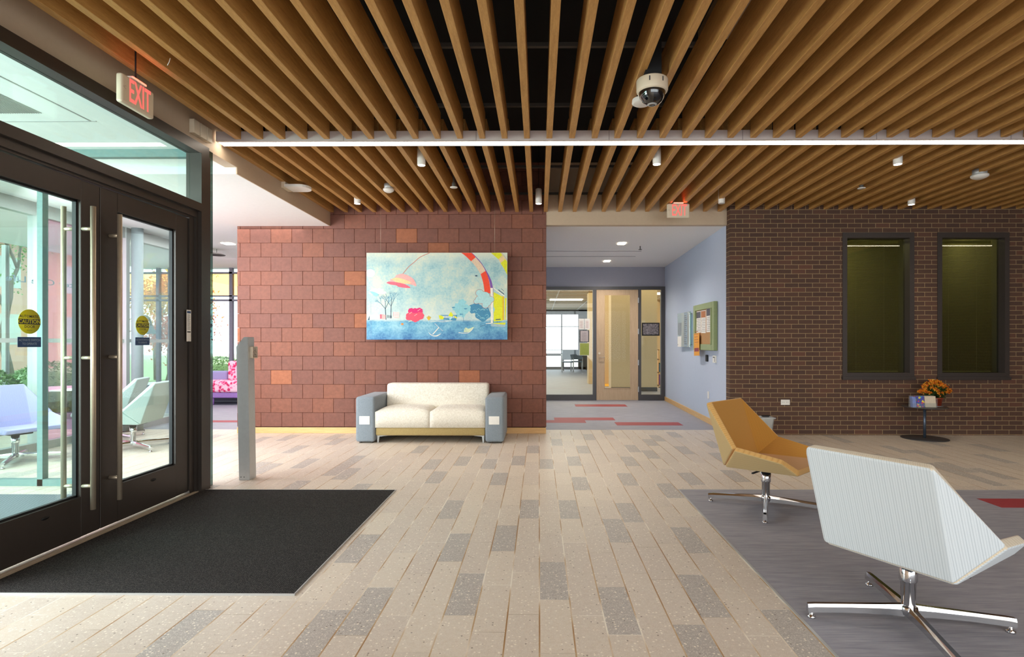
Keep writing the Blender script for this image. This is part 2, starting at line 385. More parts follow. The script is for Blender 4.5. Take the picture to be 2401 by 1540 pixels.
def thing(name, label, cat, loc=(0, 0, 0), group=None):
    o = bpy.data.objects.new(name, None); COL.objects.link(o); o.location = loc; o.empty_display_size = 0.1
    o['label'] = label; o['category'] = cat
    if group: o['group'] = group
    return o
def single(mb, name, mats, label, cat, loc=None, group=None, **k):
    o = mb.build(name, mats, None, loc, **k); o['label'] = label; o['category'] = cat
    if group: o['group'] = group
    return o
def struct(mb, name, mats, parent=None, **k):
    o = mb.build(name, mats, parent, **k)
    if parent is None: o['kind'] = 'structure'
    return o
def copytree(o, loc, rotz=0.0, label=None, mats=None, parent=None):
    c = o.copy(); COL.objects.link(c)
    if parent is None: c.location = loc; c.rotation_euler = (0, 0, rotz)
    else: c.parent = parent
    if label: c['label'] = label
    if mats and c.type == 'MESH':
        for i, sl in enumerate(c.material_slots):
            if sl.material and sl.material.name in mats:
                sl.link = 'OBJECT'; sl.material = mats[sl.material.name]
    for ch in list(o.children): copytree(ch, None, 0, None, mats, c)
    return c
def box1(x0, x1, y0, y1, z0, z1, r=0.0, mi=0):
    m = MB(); m.box(x0, x1, y0, y1, z0, z1, mi, r); return m
def frameX(X):  # text readable from +X side, at plane X : local x -> -? facing +X
    return Matrix(((0, 0, 1, X), (1, 0, 0, 0), (0, 1, 0, 0), (0, 0, 0, 1)))

FY = Matrix(((1, 0, 0, 0), (0, 0, -1, 0), (0, 1, 0, 0), (0, 0, 0, 1)))      # lettering that faces the camera
def onwallY(p): return Matrix.Translation(Vector(p)) @ FY
FX = Matrix(((0, 0, 1, 0), (1, 0, 0, 0), (0, 1, 0, 0), (0, 0, 0, 1)))       # faces +X
def onwallX(p): return Matrix.Translation(Vector(p)) @ FX
FXm = Matrix(((0, 0, -1, 0), (-1, 0, 0, 0), (0, 1, 0, 0), (0, 0, 0, 1)))    # faces -X
def onwallXm(p): return Matrix.Translation(Vector(p)) @ FXm

# ================================================================== FLOOR
RY = 7.95     # red tile wall
BY = 7.82     # brick wall
XL = -3.0     # entrance wall
TW, TL = 0.1525, 0.4835
dark_px = [(833,1284),(858,1428),(742,1491),(1061,1281),(1052,1193),(1089,1389),(1179,1260),(1238,1192),(1286,1358),(1007,1121),(1002,1086),(1165,1121),(1140,1087),(1275,1087),(1077,1079),(1209,1079),(831,1110),(775,1102),(728,1086),(637,1098),(700,1053),(837,1142),(854,1070),(668,1026),(1242,1053),(1124,1053),(1000,1053),(795,1035),(668,1142),(1455,1427),(1653,1393),(1445,1242),(1618,1264),(1465,1180),(1575,1155),(1331,1193),(1356,1131),(1471,1124),(1620,1122),(1724,1115),(1342,1080),(1475,1080),(1524,1065),(1485,1055),(1607,1055),(1364,1053),(1300,1036),(1380,1031),(1524,1036),(1578,1018),(1545,1027),(1422,1015),(1669,1042),(1684,1071),(1860,1490),(1655,1533),(425,1492),(2164,1064),(2302,1124),(2060,1045),(2250,1095),(1960,1030),(2330,1075)]
colsd = {}
for p in dark_px:
    q = onZ(*p); colsd.setdefault(math.floor((q.x-0.002)/TW), []).append(q.y)
x0 = 0.002
m = MB(); tone = m.bm.loops.layers.color.new('tone')
rng = random.Random(11)
for ci in range(-58, 62):
    ca = x0+ci*TW
    if ci in colsd:
        near = min(colsd[ci]); off = (near-TL/2) % TL
    else: off = rng.choice([0, 1/3, 2/3])*TL+0.05
    darks = set()
    for y in colsd.get(ci, []): darks.add(round((y-TL/2-off)/TL))
    ri = math.floor((-5-off)/TL)
    while off+ri*TL < 8.27:
        ya = max(-5, off+ri*TL); yb = min(8.27, off+(ri+1)*TL)
        if yb > ya:
            inview = (1.3/max(yb, 0.1) < 0.6) and -2.8 < ca < 3.2
            dk = (ri in darks) or ((not inview) and rng.random() < 0.07)
            t = rng.random()
            for hidden in [0]:
                vs = [m.bm.verts.new(p) for p in ((ca, ya, 0), (ca+TW, ya, 0), (ca+TW, yb, 0), (ca, yb, 0))]
                f = m.bm.faces.new(vs)
                v0 = ya-(off+ri*TL); v1 = yb-(off+ri*TL)
                for lp, uv in zip(f.loops, ((0, v0), (TW, v0), (TW, v1), (0, v1))):
                    lp[m.uv].uv = uv; lp[tone] = (1.0 if dk else 0.0, t, 0, 1)
        ri += 1
struct(m, 'floor', M['floor'])
m = MB(); m.box(-9.0, 9.4, -5.0, 8.27, -0.15, -0.002)
m.box(-9.0, 9.4, 8.27, 28.0, -0.15, 0.0, 1)
# red planks laid into the hall flooring
for a, b in (((1350, 953), (1465, 948)), ((1300, 985), (1437, 979)), ((1270, 991), (1371, 985)), ((1447, 997), (1590, 990))):
    p = onZ(*a); q = onZ(*b); m.box(p.x, q.x, p.y, q.y, -0.02, 0.0015, 2)
p = onZ(380, 990); m.box(p.x, -4.55, 9.0, 9.22, -0.02, 0.0015, 2)
struct(m, 'floor', [M['rubber'], M['lvt'], M['lvtred']])
m = MB(); m.box(1.238, 9.4, -5.0, 4.90, -0.01, 0.003, 0)
m.box(3.637, 8.0, 4.385, 4.635, -0.01, 0.0045, 1)
m.box(1.226, 1.238, -5.0, 4.91, -0.01, 0.004, 2); m.box(1.226, 9.4, 4.90, 4.912, -0.01, 0.004, 2)
struct(m, 'floor', [M['lvt'], M['lvtred'], M['alu']])

m = MB(); m.box(-2.945, -1.262, 2.845, 4.855, 0.0005, 0.008, 0)
for a in ((-2.95, -1.255, 2.838, 2.845), (-2.95, -1.255, 4.855, 4.860), (-1.262, -1.256, 2.84, 4.86)): m.box(a[0], a[1], a[2], a[3], 0.0, 0.009, 1)
single(m, 'entrance_mat', [M['mat'], M['alu']], 'black ribbed walk-off mat set in the floor before the glass doors', 'mat')

# ================================================================== WALLS
def redwall():
    m = MB(); tone = m.bm.loops.layers.color.new('tone')
    m.box(-4.33, 0.095, RY+0.022, RY+0.35, 0.0, 3.9, 1)
    tw, th = 0.3008, 0.2033; z0 = 0.089; r = random.Random(4)
    start0 = onY(612.3, 900, RY).x % tw; start1 = onY(635.6, 900, RY).x % tw
    for row in range(0, 19):
        za = z0+row*th; st = start0 if row % 2 == 0 else start1
        k = math.floor((-4.35-st)/tw)
        while st+k*tw < 0.10:
            xa = max(-4.345, st+k*tw); xb = min(0.105, st+(k+1)*tw)
            if xb-xa > 0.02:
                before = set(m.bm.faces)
                mt = Matrix.Translation(((xa+xb)/2, RY, za+th/2)) @ Matrix.Rotation(math.radians(0.9+r.uniform(-0.35, 0.35)), 4, 'X') @ Matrix.Rotation(math.radians(r.uniform(-0.25, 0.55)), 4, 'Z')
                m.box(-(xb-xa)/2+0.0015, (xb-xa)/2-0.0015, -0.006, 0.016, -th/2+0.0015, th/2-0.001, 0, 0.003, 1, mt)
                t = min(1, max(0, r.gauss(0.35, 0.35))); t = 0.3+t*0.5; t = 0.97 if r.random() < 0.02 else t
                for f in set(m.bm.faces)-before:
                    for lp in f.loops: lp[tone] = (t, t, t, 1)
            k += 1
    return struct(m, 'wall_back', [M['terracotta'], M['terrajoint']])
redwall()
struct(box1(-4.34, 0.10, RY-0.022, RY+0.0, 0.0, 0.083, 0.004), 'baseboard_back', M['maple'])

wx = [(4.26, 5.26), (5.585, 6.585)]; wz = (0.79, 2.845)
m = MB()
for a, b in ((2.685, 4.26), (5.26, 5.585), (6.585, 9.4)): m.box(a, b, BY, BY+0.16, 0.0, 3.9)
for a, b in wx: m.box(a, b, BY, BY+0.16, 0.0, wz[0]); m.box(a, b, BY, BY+0.16, wz[1], 3.9)
struct(m, 'wall_right', M['brick'])

# windows in the brick wall
for i, (a, b) in enumerate(wx):
    m = MB(); z0, z1 = wz; t = 0.085
    m.box(a, a+t*0.75, BY-0.01, BY+0.13, z0+t, z1-t*0.9); m.box(b-t*0.75, b, BY-0.01, BY+0.13, z0+t, z1-t*0.9)
    m.box(a, b, BY-0.01, BY+0.13, z0, z0+t); m.box(a, b, BY-0.01, BY+0.13, z1-t*0.9, z1)
    fr = struct(m, 'window_%d' % (i+1), M['winframe'])
    struct(box1(a-0.01, b+0.01, BY-0.03, BY+0.02, z0-0.012, z0+0.03), 'window_sill', M['winframe'], fr)
    struct(box1(a+t*0.7, b-t*0.7, BY+0.10, BY+0.108, z0+t*0.9, z1-t*0.8), 'pane', M['glassdark'], fr)
    m = MB(); zb = z0+0.11
    m.box(a+0.09, b-0.10, BY+0.19, BY+0.215, z1-0.12, z1-0.08)
    zz = zb
    while zz < z1-0.13:
        m.box(a+0.09, b-0.10, BY+0.195, BY+0.211, zz, zz+0.0012, mat=None); zz += 0.0165
    for xx in (a+0.3, b-0.3): m.box(xx, xx+0.002, BY+0.194, BY+0.196, zb, z1-0.1)
    m.box(a+0.09, b-0.10, BY+0.19, BY+0.215, zb-0.02, zb-0.008)
    single(m, 'window_blind', M['white'], 'open venetian blind inside the %s dark window of the brick wall' % ('left' if i == 0 else 'right'), 'blind')
# office behind those windows
M['oliveroom'] = plain('office_wall', '8A8560', 0.8)
M['olivelow'] = plain('office_low_panel', '6C6B58', 0.8)
m = MB(); m.box(2.9, 9.4, 10.4, 10.5, 0, 3.2); m.box(2.9, 3.0, 8.0, 10.4, 0, 3.2); m.box(6.9, 7.0, 8.0, 10.4, 0, 3.2); m.box(2.9, 9.4, 8.0, 10.5, 3.15, 3.2, 1)
struct(m, 'wall_office', [M['oliveroom'], M['black']])
m = MB(); m.box(5.45, 5.5, 8.05, 10.3, 0, 3.1)
struct(m, 'wall_office_divider', M['oliveroom'])
single(box1(5.6, 6.8, 9.6, 9.65, 0, 1.55), 'room_screen', M['olivelow'], 'grey low screen dimly seen through the right dark window', 'screen')
m = MB(); m.box(4.62, 5.0, 9.9, 10.2, 0.0, 1.15, 0, 0.01); m.box(4.78, 4.80, 9.893, 9.9, 0.86, 0.864, 1)
single(m, 'equipment_cabinet', [M['black'], emit('led', (0.1, 1, 0.4), 3)], 'dark cabinet with a tiny green light behind the left dark window', 'cabinet')
single(box1(3.6, 5.3, 10.2, 10.3, 2.98, 3.03), 'wall_light', emit('office_light', (1.0, 0.92, 0.55), 16), 'long ceiling light glowing in the office behind the left dark window', 'light')

single(box1(5.8, 6.8, 8.9, 8.96, 3.08, 3.12), 'wall_light', M['strip'], 'glowing bar added to brighten the office behind the right dark window', 'light')  # invented glowing bar, gives the right window its glow
area('office_fill_left', (4.2, 9.9, 3.1), (-0.3, 0, 0), 1.6, 0.2, 13, (1.0, 0.95, 0.8))  # extra fill added so the left dark window glows
area('office_fill_right', (6.2, 9.2, 3.1), (0, 0, 0), 1.0, 0.3, 10, (1.0, 0.95, 0.8))  # added fill lifting the right dark window
# hall walls
struct(box1(0.095, 2.69, RY, RY+0.10, 2.984, 3.9), 'wall_header', M['fascia'])
m = MB(); m.prism([(2.705, 7.985), (2.835, 12.6), (2.95, 12.6), (2.95, 7.985)], 'z', 0, 3.9); struct(m, 'wall_hall_right', M['bluewall'])
m = MB(); m.prism([(2.688, 8.0), (2.817, 12.5), (2.84, 12.5), (2.71, 8.0)], 'z', 0, 0.09); struct(m, 'baseboard_hall', M['maple'])
struct(box1(0.0, 0.095, RY+0.35, 12.6, 0, 3.9), 'wall_hall_left', M['bluewall'])
struct(box1(0.05, 2.9, RY+0.10, 12.6, 3.0, 3.1), 'ceiling_hall', M['hallceil'])
struct(box1(-1.0, 2.84, 12.5, 12.6, 2.56, 3.0), 'wall_partition', M['greywall'])

# plenum above the slats, side fascias
m = MB(); m.box(-3.1, 9.4, -5.0, 8.3, 3.88, 3.95); struct(m, 'ceiling', M['black'])
m = MB(); m.box(-3.12, XL, -5.0, 4.93, 3.035, 3.4); m.box(-3.12, XL, 4.93, 5.486, 3.04, 3.4); m.box(-3.12, XL, 5.486, RY, 3.06, 3.4); m.box(-3.012, XL, 5.486, RY, 2.975, 3.06)
m.box(-3.13, XL-0.002, -5.0, RY, 3.4, 3.9, 1)
struct(m, 'wall_left_fascia', [M['fascia'], M['black']])
struct(box1(-3.15, XL, -5.0, 1.6, 0, 3.035), 'wall_left', M['fascia'])
m = MB(); m.box(-9.0, -3.013, 5.486, RY+0.02, 2.975, 3.06); m.box(-9.0, -4.34, RY+0.02, RY+0.35, 2.975, 3.06); m.box(-9.0, 0.0, RY+0.35, 12.6, 2.975, 3.06); struct(m, 'ceiling_lounge', M['ceil'])
m = MB(); m.box(-6.2, -3.1, -1.0, 5.486, 3.05, 3.12)
for yy in (1.6, 4.35): m.box(-5.6, -3.5, yy, yy+0.012, 3.047, 3.05, 1)
for xx in (-5.3, -3.55): m.box(xx, xx+0.012, 0.0, 4.35, 3.047, 3.05, 1)
for k in range(26): m.box(-4.25+k*0.018, -4.243+k*0.018, 0.3, 4.2, 3.046, 3.05, 1)
struct(m, 'ceiling_vestibule', [M['ceil'], M['alu']])
# rear of the lobby: window wall that lets the daylight in
m = MB(); m.box(-3.1, 9.4, -5.1, -5.0, 0, 0.25); m.box(-3.1, 9.4, -5.1, -5.0, 3.0, 3.9)
for xx in (-3.1, -0.6, 1.9, 4.4, 6.9, 9.3): m.box(xx, xx+0.1, -5.1, -5.0, 0.25, 3.0)
struct(m, 'wall_rear', M['bronze'])
m = MB(); m.box(9.4, 9.5, -5.1, 10.5, 0, 3.9)
struct(m, 'wall_blocker_right', M['brick'])  # unseen wall added to keep bright reflections out of the dark windows

# ================================================================== SLAT CEILING
SZ = 3.17
def slat_mesh(y0, y1, name, label, group):
    m = MB(); m.box(-0.0265, 0.0265, y0, y1, 0, 0.24, 0, 0.002, 1)
    return single(m, name, M['slat'], label, 'slat', group=group)
def slatx(k): return 0.094+k*0.2045 if k <= 0 else 0.094+k*0.2068
pn = slat_mesh(-3.0, 5.083, 'ceiling_slat', 'maple wood ceiling slat nearer than the bright line of light', 'maple slats in front of the light line')
pf = slat_mesh(5.225, RY-0.01, 'ceiling_slat', 'short maple wood ceiling slat beyond the bright line of light', 'maple slats beyond the light line')
first = True
for k in range(-14, 32):
    o = pn if first else pn.copy()
    if not first: COL.objects.link(o)
    o.location = (slatx(k), 0, SZ); first = False
first = True
for k in range(-15, 42):
    o = pf if first else pf.copy()
    if not first: COL.objects.link(o)
    o.location = (slatx(k), 0, SZ); first = False
for yy, lb in ((3.95, 'dark metal rail above the slats, nearest the top edge of the photo'), (4.95, 'dark metal rail above the slats, just in front of the bright light line'), (6.69, 'dark metal rail above the slats, midway between light line and terracotta wall'), (7.9, 'dark metal rail above the slats, tight against the terracotta wall')):
    single(box1(-3.0, 9.4, yy, yy+0.03, 3.411, 3.44), 'ceiling_rail', M['rail'], lb, 'rail', group='dark rails above the slats')
# line of light
t = thing('linear_light', 'continuous bright linear light crossing the slat ceiling', 'light', (XL+0.02, 5.155, 3.16))
m = MB(); m.box(XL+0.02, 9.3, 5.087, 5.118, 3.155, 3.245, 0); m.box(XL+0.02, 9.3, 5.210, 5.222, 3.152, 3.245, 0); m.box(XL+0.02, 9.3, 5.118, 5.21, 3.235, 3.245, 0)
for k in range(9): m.box(-1.8+k*1.22, -1.797+k*1.22, 5.0860, 5.0872, 3.155, 3.245, 1)
m.build('housing', [M['trough'], M['rail']], t)
box1(XL+0.03, 9.29, 5.119, 5.209, 3.153, 3.163).build('diffuser', M['strip'], t)
# round downlights
def downlight(px, py, lit=True, lbl=''):
    p = onZ(px, py, 3.115)
    t = thing('pendant_downlight', lbl, 'light', (p.x, p.y, 3.115), 'cylinder downlights between the slats')
    m = MB(); m.lathe([(0.034, 0.006), (0.040, 0.0), (0.042, 0.003), (0.042, 0.19), (0.030, 0.20), (0.0, 0.20)], (p.x, p.y, 3.115), caps=False); m.build('housing', M['white'], t)
    m = MB(); m.cyl((p.x, p.y, 3.117), (p.x, p.y, 3.124), 0.036); m.build('lamp_face', M['lamp'] if lit else M['offlamp'], t)
    m = MB(); m.cyl((p.x, p.y, 3.31), (p.x, p.y, 3.88), 0.003, n=6); m.build('cord', M['rubber'], t)
    if lit:
        l = bpy.data.lights.new('downlight_beam', 'SPOT'); l.energy = 38; l.color = (1, 0.86, 0.68); l.spot_size = 1.5; l.spot_blend = 0.9; l.shadow_soft_size = 0.03
        lo = bpy.data.objects.new('downlight_beam', l); COL.objects.link(lo); lo.parent = t; lo.location = (0, 0, -0.012)
for a in ((988, 388, True, 'lit white cylinder downlight left of centre, just past the light line'),
          (1540, 386, True, 'lit white cylinder downlight just past the light line, below the camera dome'),
          (2105, 386, True, 'lit cylinder downlight just past the light line above the left dark window'),
          (1263, 478, True, 'lit white cylinder downlight near the right end of the terracotta wall'),
          (838, 478, True, 'lit cylinder downlight close to the terracotta wall, next to the smoke detector'),
          (2137, 480, True, 'lit cylinder downlight close to the brick wall above the dark windows'),
          (1692, 477, False, 'unlit white cylinder downlight right of the far exit sign')):
    downlight(*a)
# detectors, sprinklers, speaker, camera
def detector(px, py, r, label):
    p = onZ(px, py, 3.12); c = (p.x, p.y, 3.12); t = thing('smoke_detector', label, 'smoke detector', c)
    m = MB(); m.lathe([(r*0.45, -0.012), (r*0.8, 0.0), (r, 0.014), (r, 0.030)], c); m.build('cover', M['white'], t)
    m = MB(); m.lathe([(r*0.72, 0.030), (r*0.80, 0.032), (r*0.80, 0.09)], c); m.build('base', M['alu'], t)
    m = MB(); m.cyl((p.x, p.y, 3.20), (p.x, p.y, 3.39), 0.01, n=8); m.build('stem', M['rail'], t)
detector(911, 449, 0.065, 'white smoke detector between slats left of centre')
detector(2297, 417, 0.085, 'white smoke detector between slats near the right edge')
def sprinkler(px, py, label, z=3.13, top=3.39, nm='sprinkler'):
    p = onZ(px, py, z); c = (p.x, p.y, z); t = thing(nm, label, 'sprinkler', c)
    m = MB(); m.lathe([(0.0, 0.0), (0.042, 0.0), (0.046, 0.006), (0.02, 0.010)], c, caps=False); m.build('escutcheon', M['white'], t)
    m = MB(); m.lathe([(0.022, 0.008), (0.024, 0.05), (0.012, 0.07), (0.010, top-z)], c); m.build('pipe', M['rail'], t)
sprinkler(1064, 440, 'small round sprinkler hanging between slats right of the smoke detector')
sprinkler(2020, 442, 'small round sprinkler between slats over the brick wall')
# wireless access point on the left fascia
t = thing('wireless_access_point', 'white flat wireless unit bracketed to the left fascia', 'wireless unit', (-2.93, 6.6, 3.13))
p = onX(664, 448, -2.96); yy = p.y+0.12
m = MB(); arc = [(-2.80+0.11*math.cos(a), yy+0.0+0.12*math.sin(a)) for a in [(-80+20*i)*PI/180 for i in range(9)]]
m.prism([(-2.95, yy-0.12)]+arc+[(-2.95, yy+0.12)], 'z', 3.105, 3.135); m.build('cover', M['white'], t)
m = MB(); m.box(-2.998, -2.95, yy-0.09, yy+0.09, 3.10, 3.20); m.build('bracket', M['beigeplastic'], t)
# ceiling speaker beside the dome camera
p = onZ(1505, 243, 3.10)
t = thing('ceiling_speaker', 'white round ceiling disc partly behind the camera dome', 'speaker', (p.x, p.y, 3.10))
m = MB(); m.lathe([(0.0, -0.006), (0.06, -0.006), (0.075, 0.004), (0.072, 0.03)], (p.x, p.y, 3.10), caps=False); m.build('cover', M['white'], t)
m = MB(); m.cyl((p.x, p.y, 3.12), (p.x, p.y, 3.39), 0.02, n=10); m.build('stem', M['rail'], t)
# dome camera
cp = onZ(1529, 212, 3.05); cx_, cy_ = cp.x, cp.y
t = thing('dome_camera', 'beige security camera with dark glossy dome under the slats', 'camera', (cx_, cy_, 3.05))
R = 0.108
m = MB(); m.lathe([(0.092, -0.012), (R*0.97, -0.006), (R, 0.004), (R, 0.070), (R*0.96, 0.076), (0.0, 0.076)], (cx_, cy_, 3.045), n=40, caps=False)
m.build('housing', M['beigeplastic'], t)
m = MB(); m.lathe([(0.0, -0.098), (0.038, -0.093), (0.066, -0.074), (0.084, -0.045), (0.091, -0.012), (0.091, -0.004)], (cx_, cy_, 3.045), n=36, caps=False); m.build('dome', M['smoke'], t)
m = MB(); m.lathe([(0.020, -0.0965), (0.030, -0.0955), (0.034, -0.0925), (0.030, -0.090), (0.018, -0.093)], (cx_, cy_, 3.044), n=28, caps=False); m.build('lens_ring', M['alu'], t)
m = MB(); m.box(cx_-0.055, cx_+0.055, cy_-0.05, cy_+0.05, 3.121, 3.38); m.build('bracket', M['black'], t)
for an in (-110, -60): 
    m = MB(); a_ = math.radians(an); x_ = cx_+R*math.cos(a_); y_ = cy_+R*math.sin(a_); m.box(x_-0.004, x_+0.004, y_-0.003, y_+0.003, 3.075, 3.105); m.build('slot', M['rail'], t)
# HVAC diffuser high above the slats
p = onZ(1750, 30, 3.6)
single(box1(p.x-0.25, p.x+0.15, p.y-0.3, p.y+0.3, 3.58, 3.64), 'air_diffuser', M['beigeplastic'], 'grey air grille glimpsed above the slats at top right of centre', 'vent')
# cable-tie tail on a slat
m = MB(); q = onZ(399, 138, 3.17); m.tube([(q.x, q.y, 3.175), (q.x-0.006, q.y, 3.15), (q.x-0.016, q.y-0.004, 3.125)], 0.0022, 6)
single(m, 'cable_tie', M['paper'], 'tiny white cable tie tail hanging from a slat at top left', 'cable tie')

# ---------------------------------------------------------------- exit signs
def exit_sign(c, face, label):
    # built facing -Y around the origin then turned; body 0.30 x 0.045 x 0.19, top at z=0
    t = thing('exit_sign', label, 'exit sign', c)
    R4 = Matrix.Identity(4) if face == 'y' else Matrix.Rotation(PI/2, 4, 'Z')
    def fin(m, name, mats):
        bmesh.ops.transform(m.bm, matrix=Matrix.Translation(Vector(c)) @ R4, verts=m.bm.verts[:]); return m.build(name, mats, t)
    m = MB(); m.box(-0.15, 0.15, -0.022, 0.022, -0.20, -0.012, 0, 0.014, 3); b = fin(m, 'body', M['beigeplastic'])
    m = MB(); m.box(-0.065, 0.065, -0.03, 0.03, -0.012, 0.004, 0, 0.003); fin(m, 'canopy', M['white'])
    m = MB(); m.text('EXIT', 0.215, Matrix.Translation((0.010, -0.0235, -0.106)) @ FY, 0, 0.0012, 0.002, xs=0.46)
    lt = fin(m, 'letters', M['exitred']); lt['label'] = 'glowing red EXIT letters'
    m = MB(); m.text('<', 0.05, Matrix.Translation((-0.128, -0.0232, -0.10)) @ FY, 0, 0.0005); fin(m, 'arrow', M['fascia'])
    l = bpy.data.lights.new('exit_glow', 'AREA'); l.shape = 'RECTANGLE'; l.size = 0.2; l.size_y = 0.03; l.energy = 0.25; l.color = (1, 0.08, 0.04)
    lo = bpy.data.objects.new('exit_glow', l); COL.objects.link(lo); lo.parent = t; lo.location = (0.045 if face != 'y' else 0, 0 if face != 'y' else -0.045, -0.01); lo.rotation_euler = (PI, 0, PI/2 if face != 'y' else 0)
exit_sign((-2.70, 3.69, 3.05), 'x', 'large red EXIT sign under the slats above the glass doors')
m = MB(); m.cyl((-2.70, 3.69, 3.054), (-2.70, 3.69, 3.39), 0.005, n=8); m.build('stem', M['black'], bpy.data.objects['exit_sign'])
p = onY(1590, 476, 7.45); exit_sign((p.x, 7.45, 3.17), 'y', 'small red EXIT sign in front of the hall opening')
# sensor boxes on the fascia
t = thing('door_sensor', 'beige sensor boxes fixed to the fascia past the exit sign', 'sensor', (-2.98, 4.9, 3.1))
for a, b, nm in ((454, 468, 'sensor_box'), (470, 484, 'sensor_box'), (485, 497, 'sensor_box')):
    ya = onX(a, 290, -2.96).y; yb = onX(b, 290, -2.96).y
    m = MB(); m.box(-3.0, -2.955, ya, yb, 3.10, 3.22, 0, 0.004); m.build(nm, M['beigeplastic'], t)

# ================================================================== GLASS DOORS
m = MB()
m.box(-3.07, -2.945, 1.6, 4.93, 2.95, 3.035)                 # head
m.box(-3.06, -2.935, 1.6, 4.80, 2.44, 2.51); m.box(-3.06, -2.965, 1.6, 4.775, 2.385, 2.44); m.box(-3.06, -2.98, 1.6, 4.712, 2.37, 2.385)
m.box(-3.06, -2.985, 4.712, 4.775, 0.0, 2.385); m.box(-3.07, -2.935, 4.80, 4.93, 0.0, 2.95)
m.box(-3.06, -2.965, 4.775, 4.80, 0, 2.44)
m.box(-3.06, -2.945, 1.6, 1.74, 0, 2.95)
struct(m, 'trim_1', M['bronze'])
m = MB(); m.box(-3.045, -2.985, 4.935, 5.05, 0.0, 3.035); m.box(-3.05, -3.03, 4.93, 5.06, 0, 3.035, 1)
struct(m, 'trim_2', [glass('edge_glass', (0.25, 0.35, 0.33), ior=1.6), M['bronze']])
m = MB(); m.box(-3.045, -3.037, 1.74, 4.80, 2.51, 2.95); tr = struct(m, 'window_3', M['glassg'])
m = MB(); m.box(-3.05, -2.96, 1.6, 4.80, 0, 0.012); m.box(-2.975, -2.965, 1.6, 4.80, 0.012, 0.016); m.box(-2.995, -2.985, 1.6, 4.8, 0.012, 0.016)
struct(m, 'trim_3', M['steel'])
def sticker(parent, Y, z, label=None):
    X = -3.0335
    m = MB(); r = 0.073
    m.lathe([(0.0, 0.0), (r, 0.0), (r, 0.0006), (0.0, 0.0006)], (X, Y, z), n=48, axis=(1, 0, 0), caps=False)
    m.box(X+0.0007, X+0.001, Y-r*0.98, Y+r*0.98, z-0.017, z+0.015, 1)
    m.text('AUTOMATIC', 0.0235, onwallX((X+0.0012, Y, z+0.030)), 1, 0.0001, 0.0002, xs=0.95)
    m.text('CAUTION', 0.0325, onwallX((X+0.0014, Y, z-0.001)), 0, 0.0001, 0.0004, xs=0.98)
    m.text('DOOR', 0.0235, onwallX((X+0.0012, Y, z-0.031)), 1, 0.0001, 0.0002, xs=0.98)
    m.box(X+0.0007, X+0.001, Y-0.018, Y+0.018, z-0.0535, z-0.052, 1)
    s1 = m.build('sticker', [M['yellow'], M['darksticker']], parent); s1['label'] = 'round yellow caution sticker'
    m = MB(); m.box(X, X+0.0006, Y-0.076, Y+0.076, z-0.152, z-0.092, 0)
    m.text('ACTIVATE SWITCH', 0.0185, onwallX((X+0.001, Y, z-0.111)), 1, 0.0001, 0.0002, xs=0.86)
    m.text('TO OPERATE', 0.0185, onwallX((X+0.001, Y, z-0.133)), 1, 0.0001, 0.0002, xs=0.86)
    s2 = m.build('sticker', [M['bluesticker'], M['greyletters']], parent); s2['label'] = 'blue instruction sticker'
def leaf(i, y0, y1, handle_y, sticker_y, sz):
    m = MB(); xa, xb = -3.05, -2.995
    s0, s1 = 0.155, 0.155
    m.box(xa, xb, y0, y0+s0, 0.03, 2.362, 0, 0.003, 1); m.box(xa, xb, y1-s1, y1, 0.03, 2.362, 0, 0.003, 1)
    m.box(xa, xb, y0+s0, y1-s1, 0.03, 0.292); m.box(xa, xb, y0+s0, y1-s1, 2.23, 2.362)
    d = struct(m, 'door_%d' % i, M['bronze'])
    m = MB(); g = 0.012
    for a in ((y0+s0, y0+s0+g, 0.292, 2.23), (y1-s1-g, y1-s1, 0.292, 2.23), (y0+s0, y1-s1, 0.292, 0.292+g), (y0+s0, y1-s1, 2.23-g, 2.23)):
        m.box(-3.044, -3.018, a[0], a[1], a[2], a[3])
    m.build('glazing_bead', M['rubber'], d)
    m = MB(); m.box(-3.040, -3.034, y0+s0, y1-s1, 0.292, 2.23); m.build('pane', M['glassg'] if i == 1 else M['glass'], d)
    for X, nm in ((-2.925, 'pull_handle'), (-3.12, 'pull_handle')):
        m = MB(); m.cyl((X, handle_y, 0.206), (X, handle_y, 2.193), 0.0155, n=24)
        for zz in (2.045, 1.20, 0.36): m.cyl((X, handle_y, zz), (-2.996 if X > -3 else -3.049, handle_y, zz), 0.012, n=16)
        m.build(nm, M['steel'], d)
    m = MB(); m.lathe([(0, 0), (0.028, 0), (0.028, 0.002), (0, 0.002)], (-2.9948, (y0+y1)/2+0.05, 0.235), n=24, axis=(1, 0, 0), caps=False)
    bmesh.ops.scale(m.bm, vec=(1, 1, 0.35), space=Matrix.Translation((0, 0, -0.235)), verts=m.bm.verts[:]); m.build('maker_plate', M['rubber'], d)
    if sticker_y: sticker(d, sticker_y, sz)
    return d
leaf(1, 2.822, 3.757, 3.615, onX(69, 754, -3.034).y, 1.425)
leaf(2, 3.763, 4.705, 3.845, onX(334, 762, -3.034).y, 1.432)
m = MB(); y_ = onX(443, 764, -2.983).y
m.box(-2.985, -2.9835, y_-0.03, y_+0.03, 1.31, 1.578, 0); m.box(-2.9836, -2.983, y_-0.024, y_+0.024, 1.55, 1.568, 1); m.box(-2.9836, -2.983, y_-0.022, y_+0.022, 1.385, 1.396, 2)
r = random.Random(3); zz = 1.54
while zz > 1.41:
    m.box(-2.9836, -2.983, y_-0.022, y_+r.uniform(0.008, 0.022), zz, zz+0.002, 2); zz -= 0.0065
single(m, 'notice_strip', [M['paper'], M['bluesticker'], M['darksticker']], 'narrow white printed notice on the dark door jamb', 'notice')
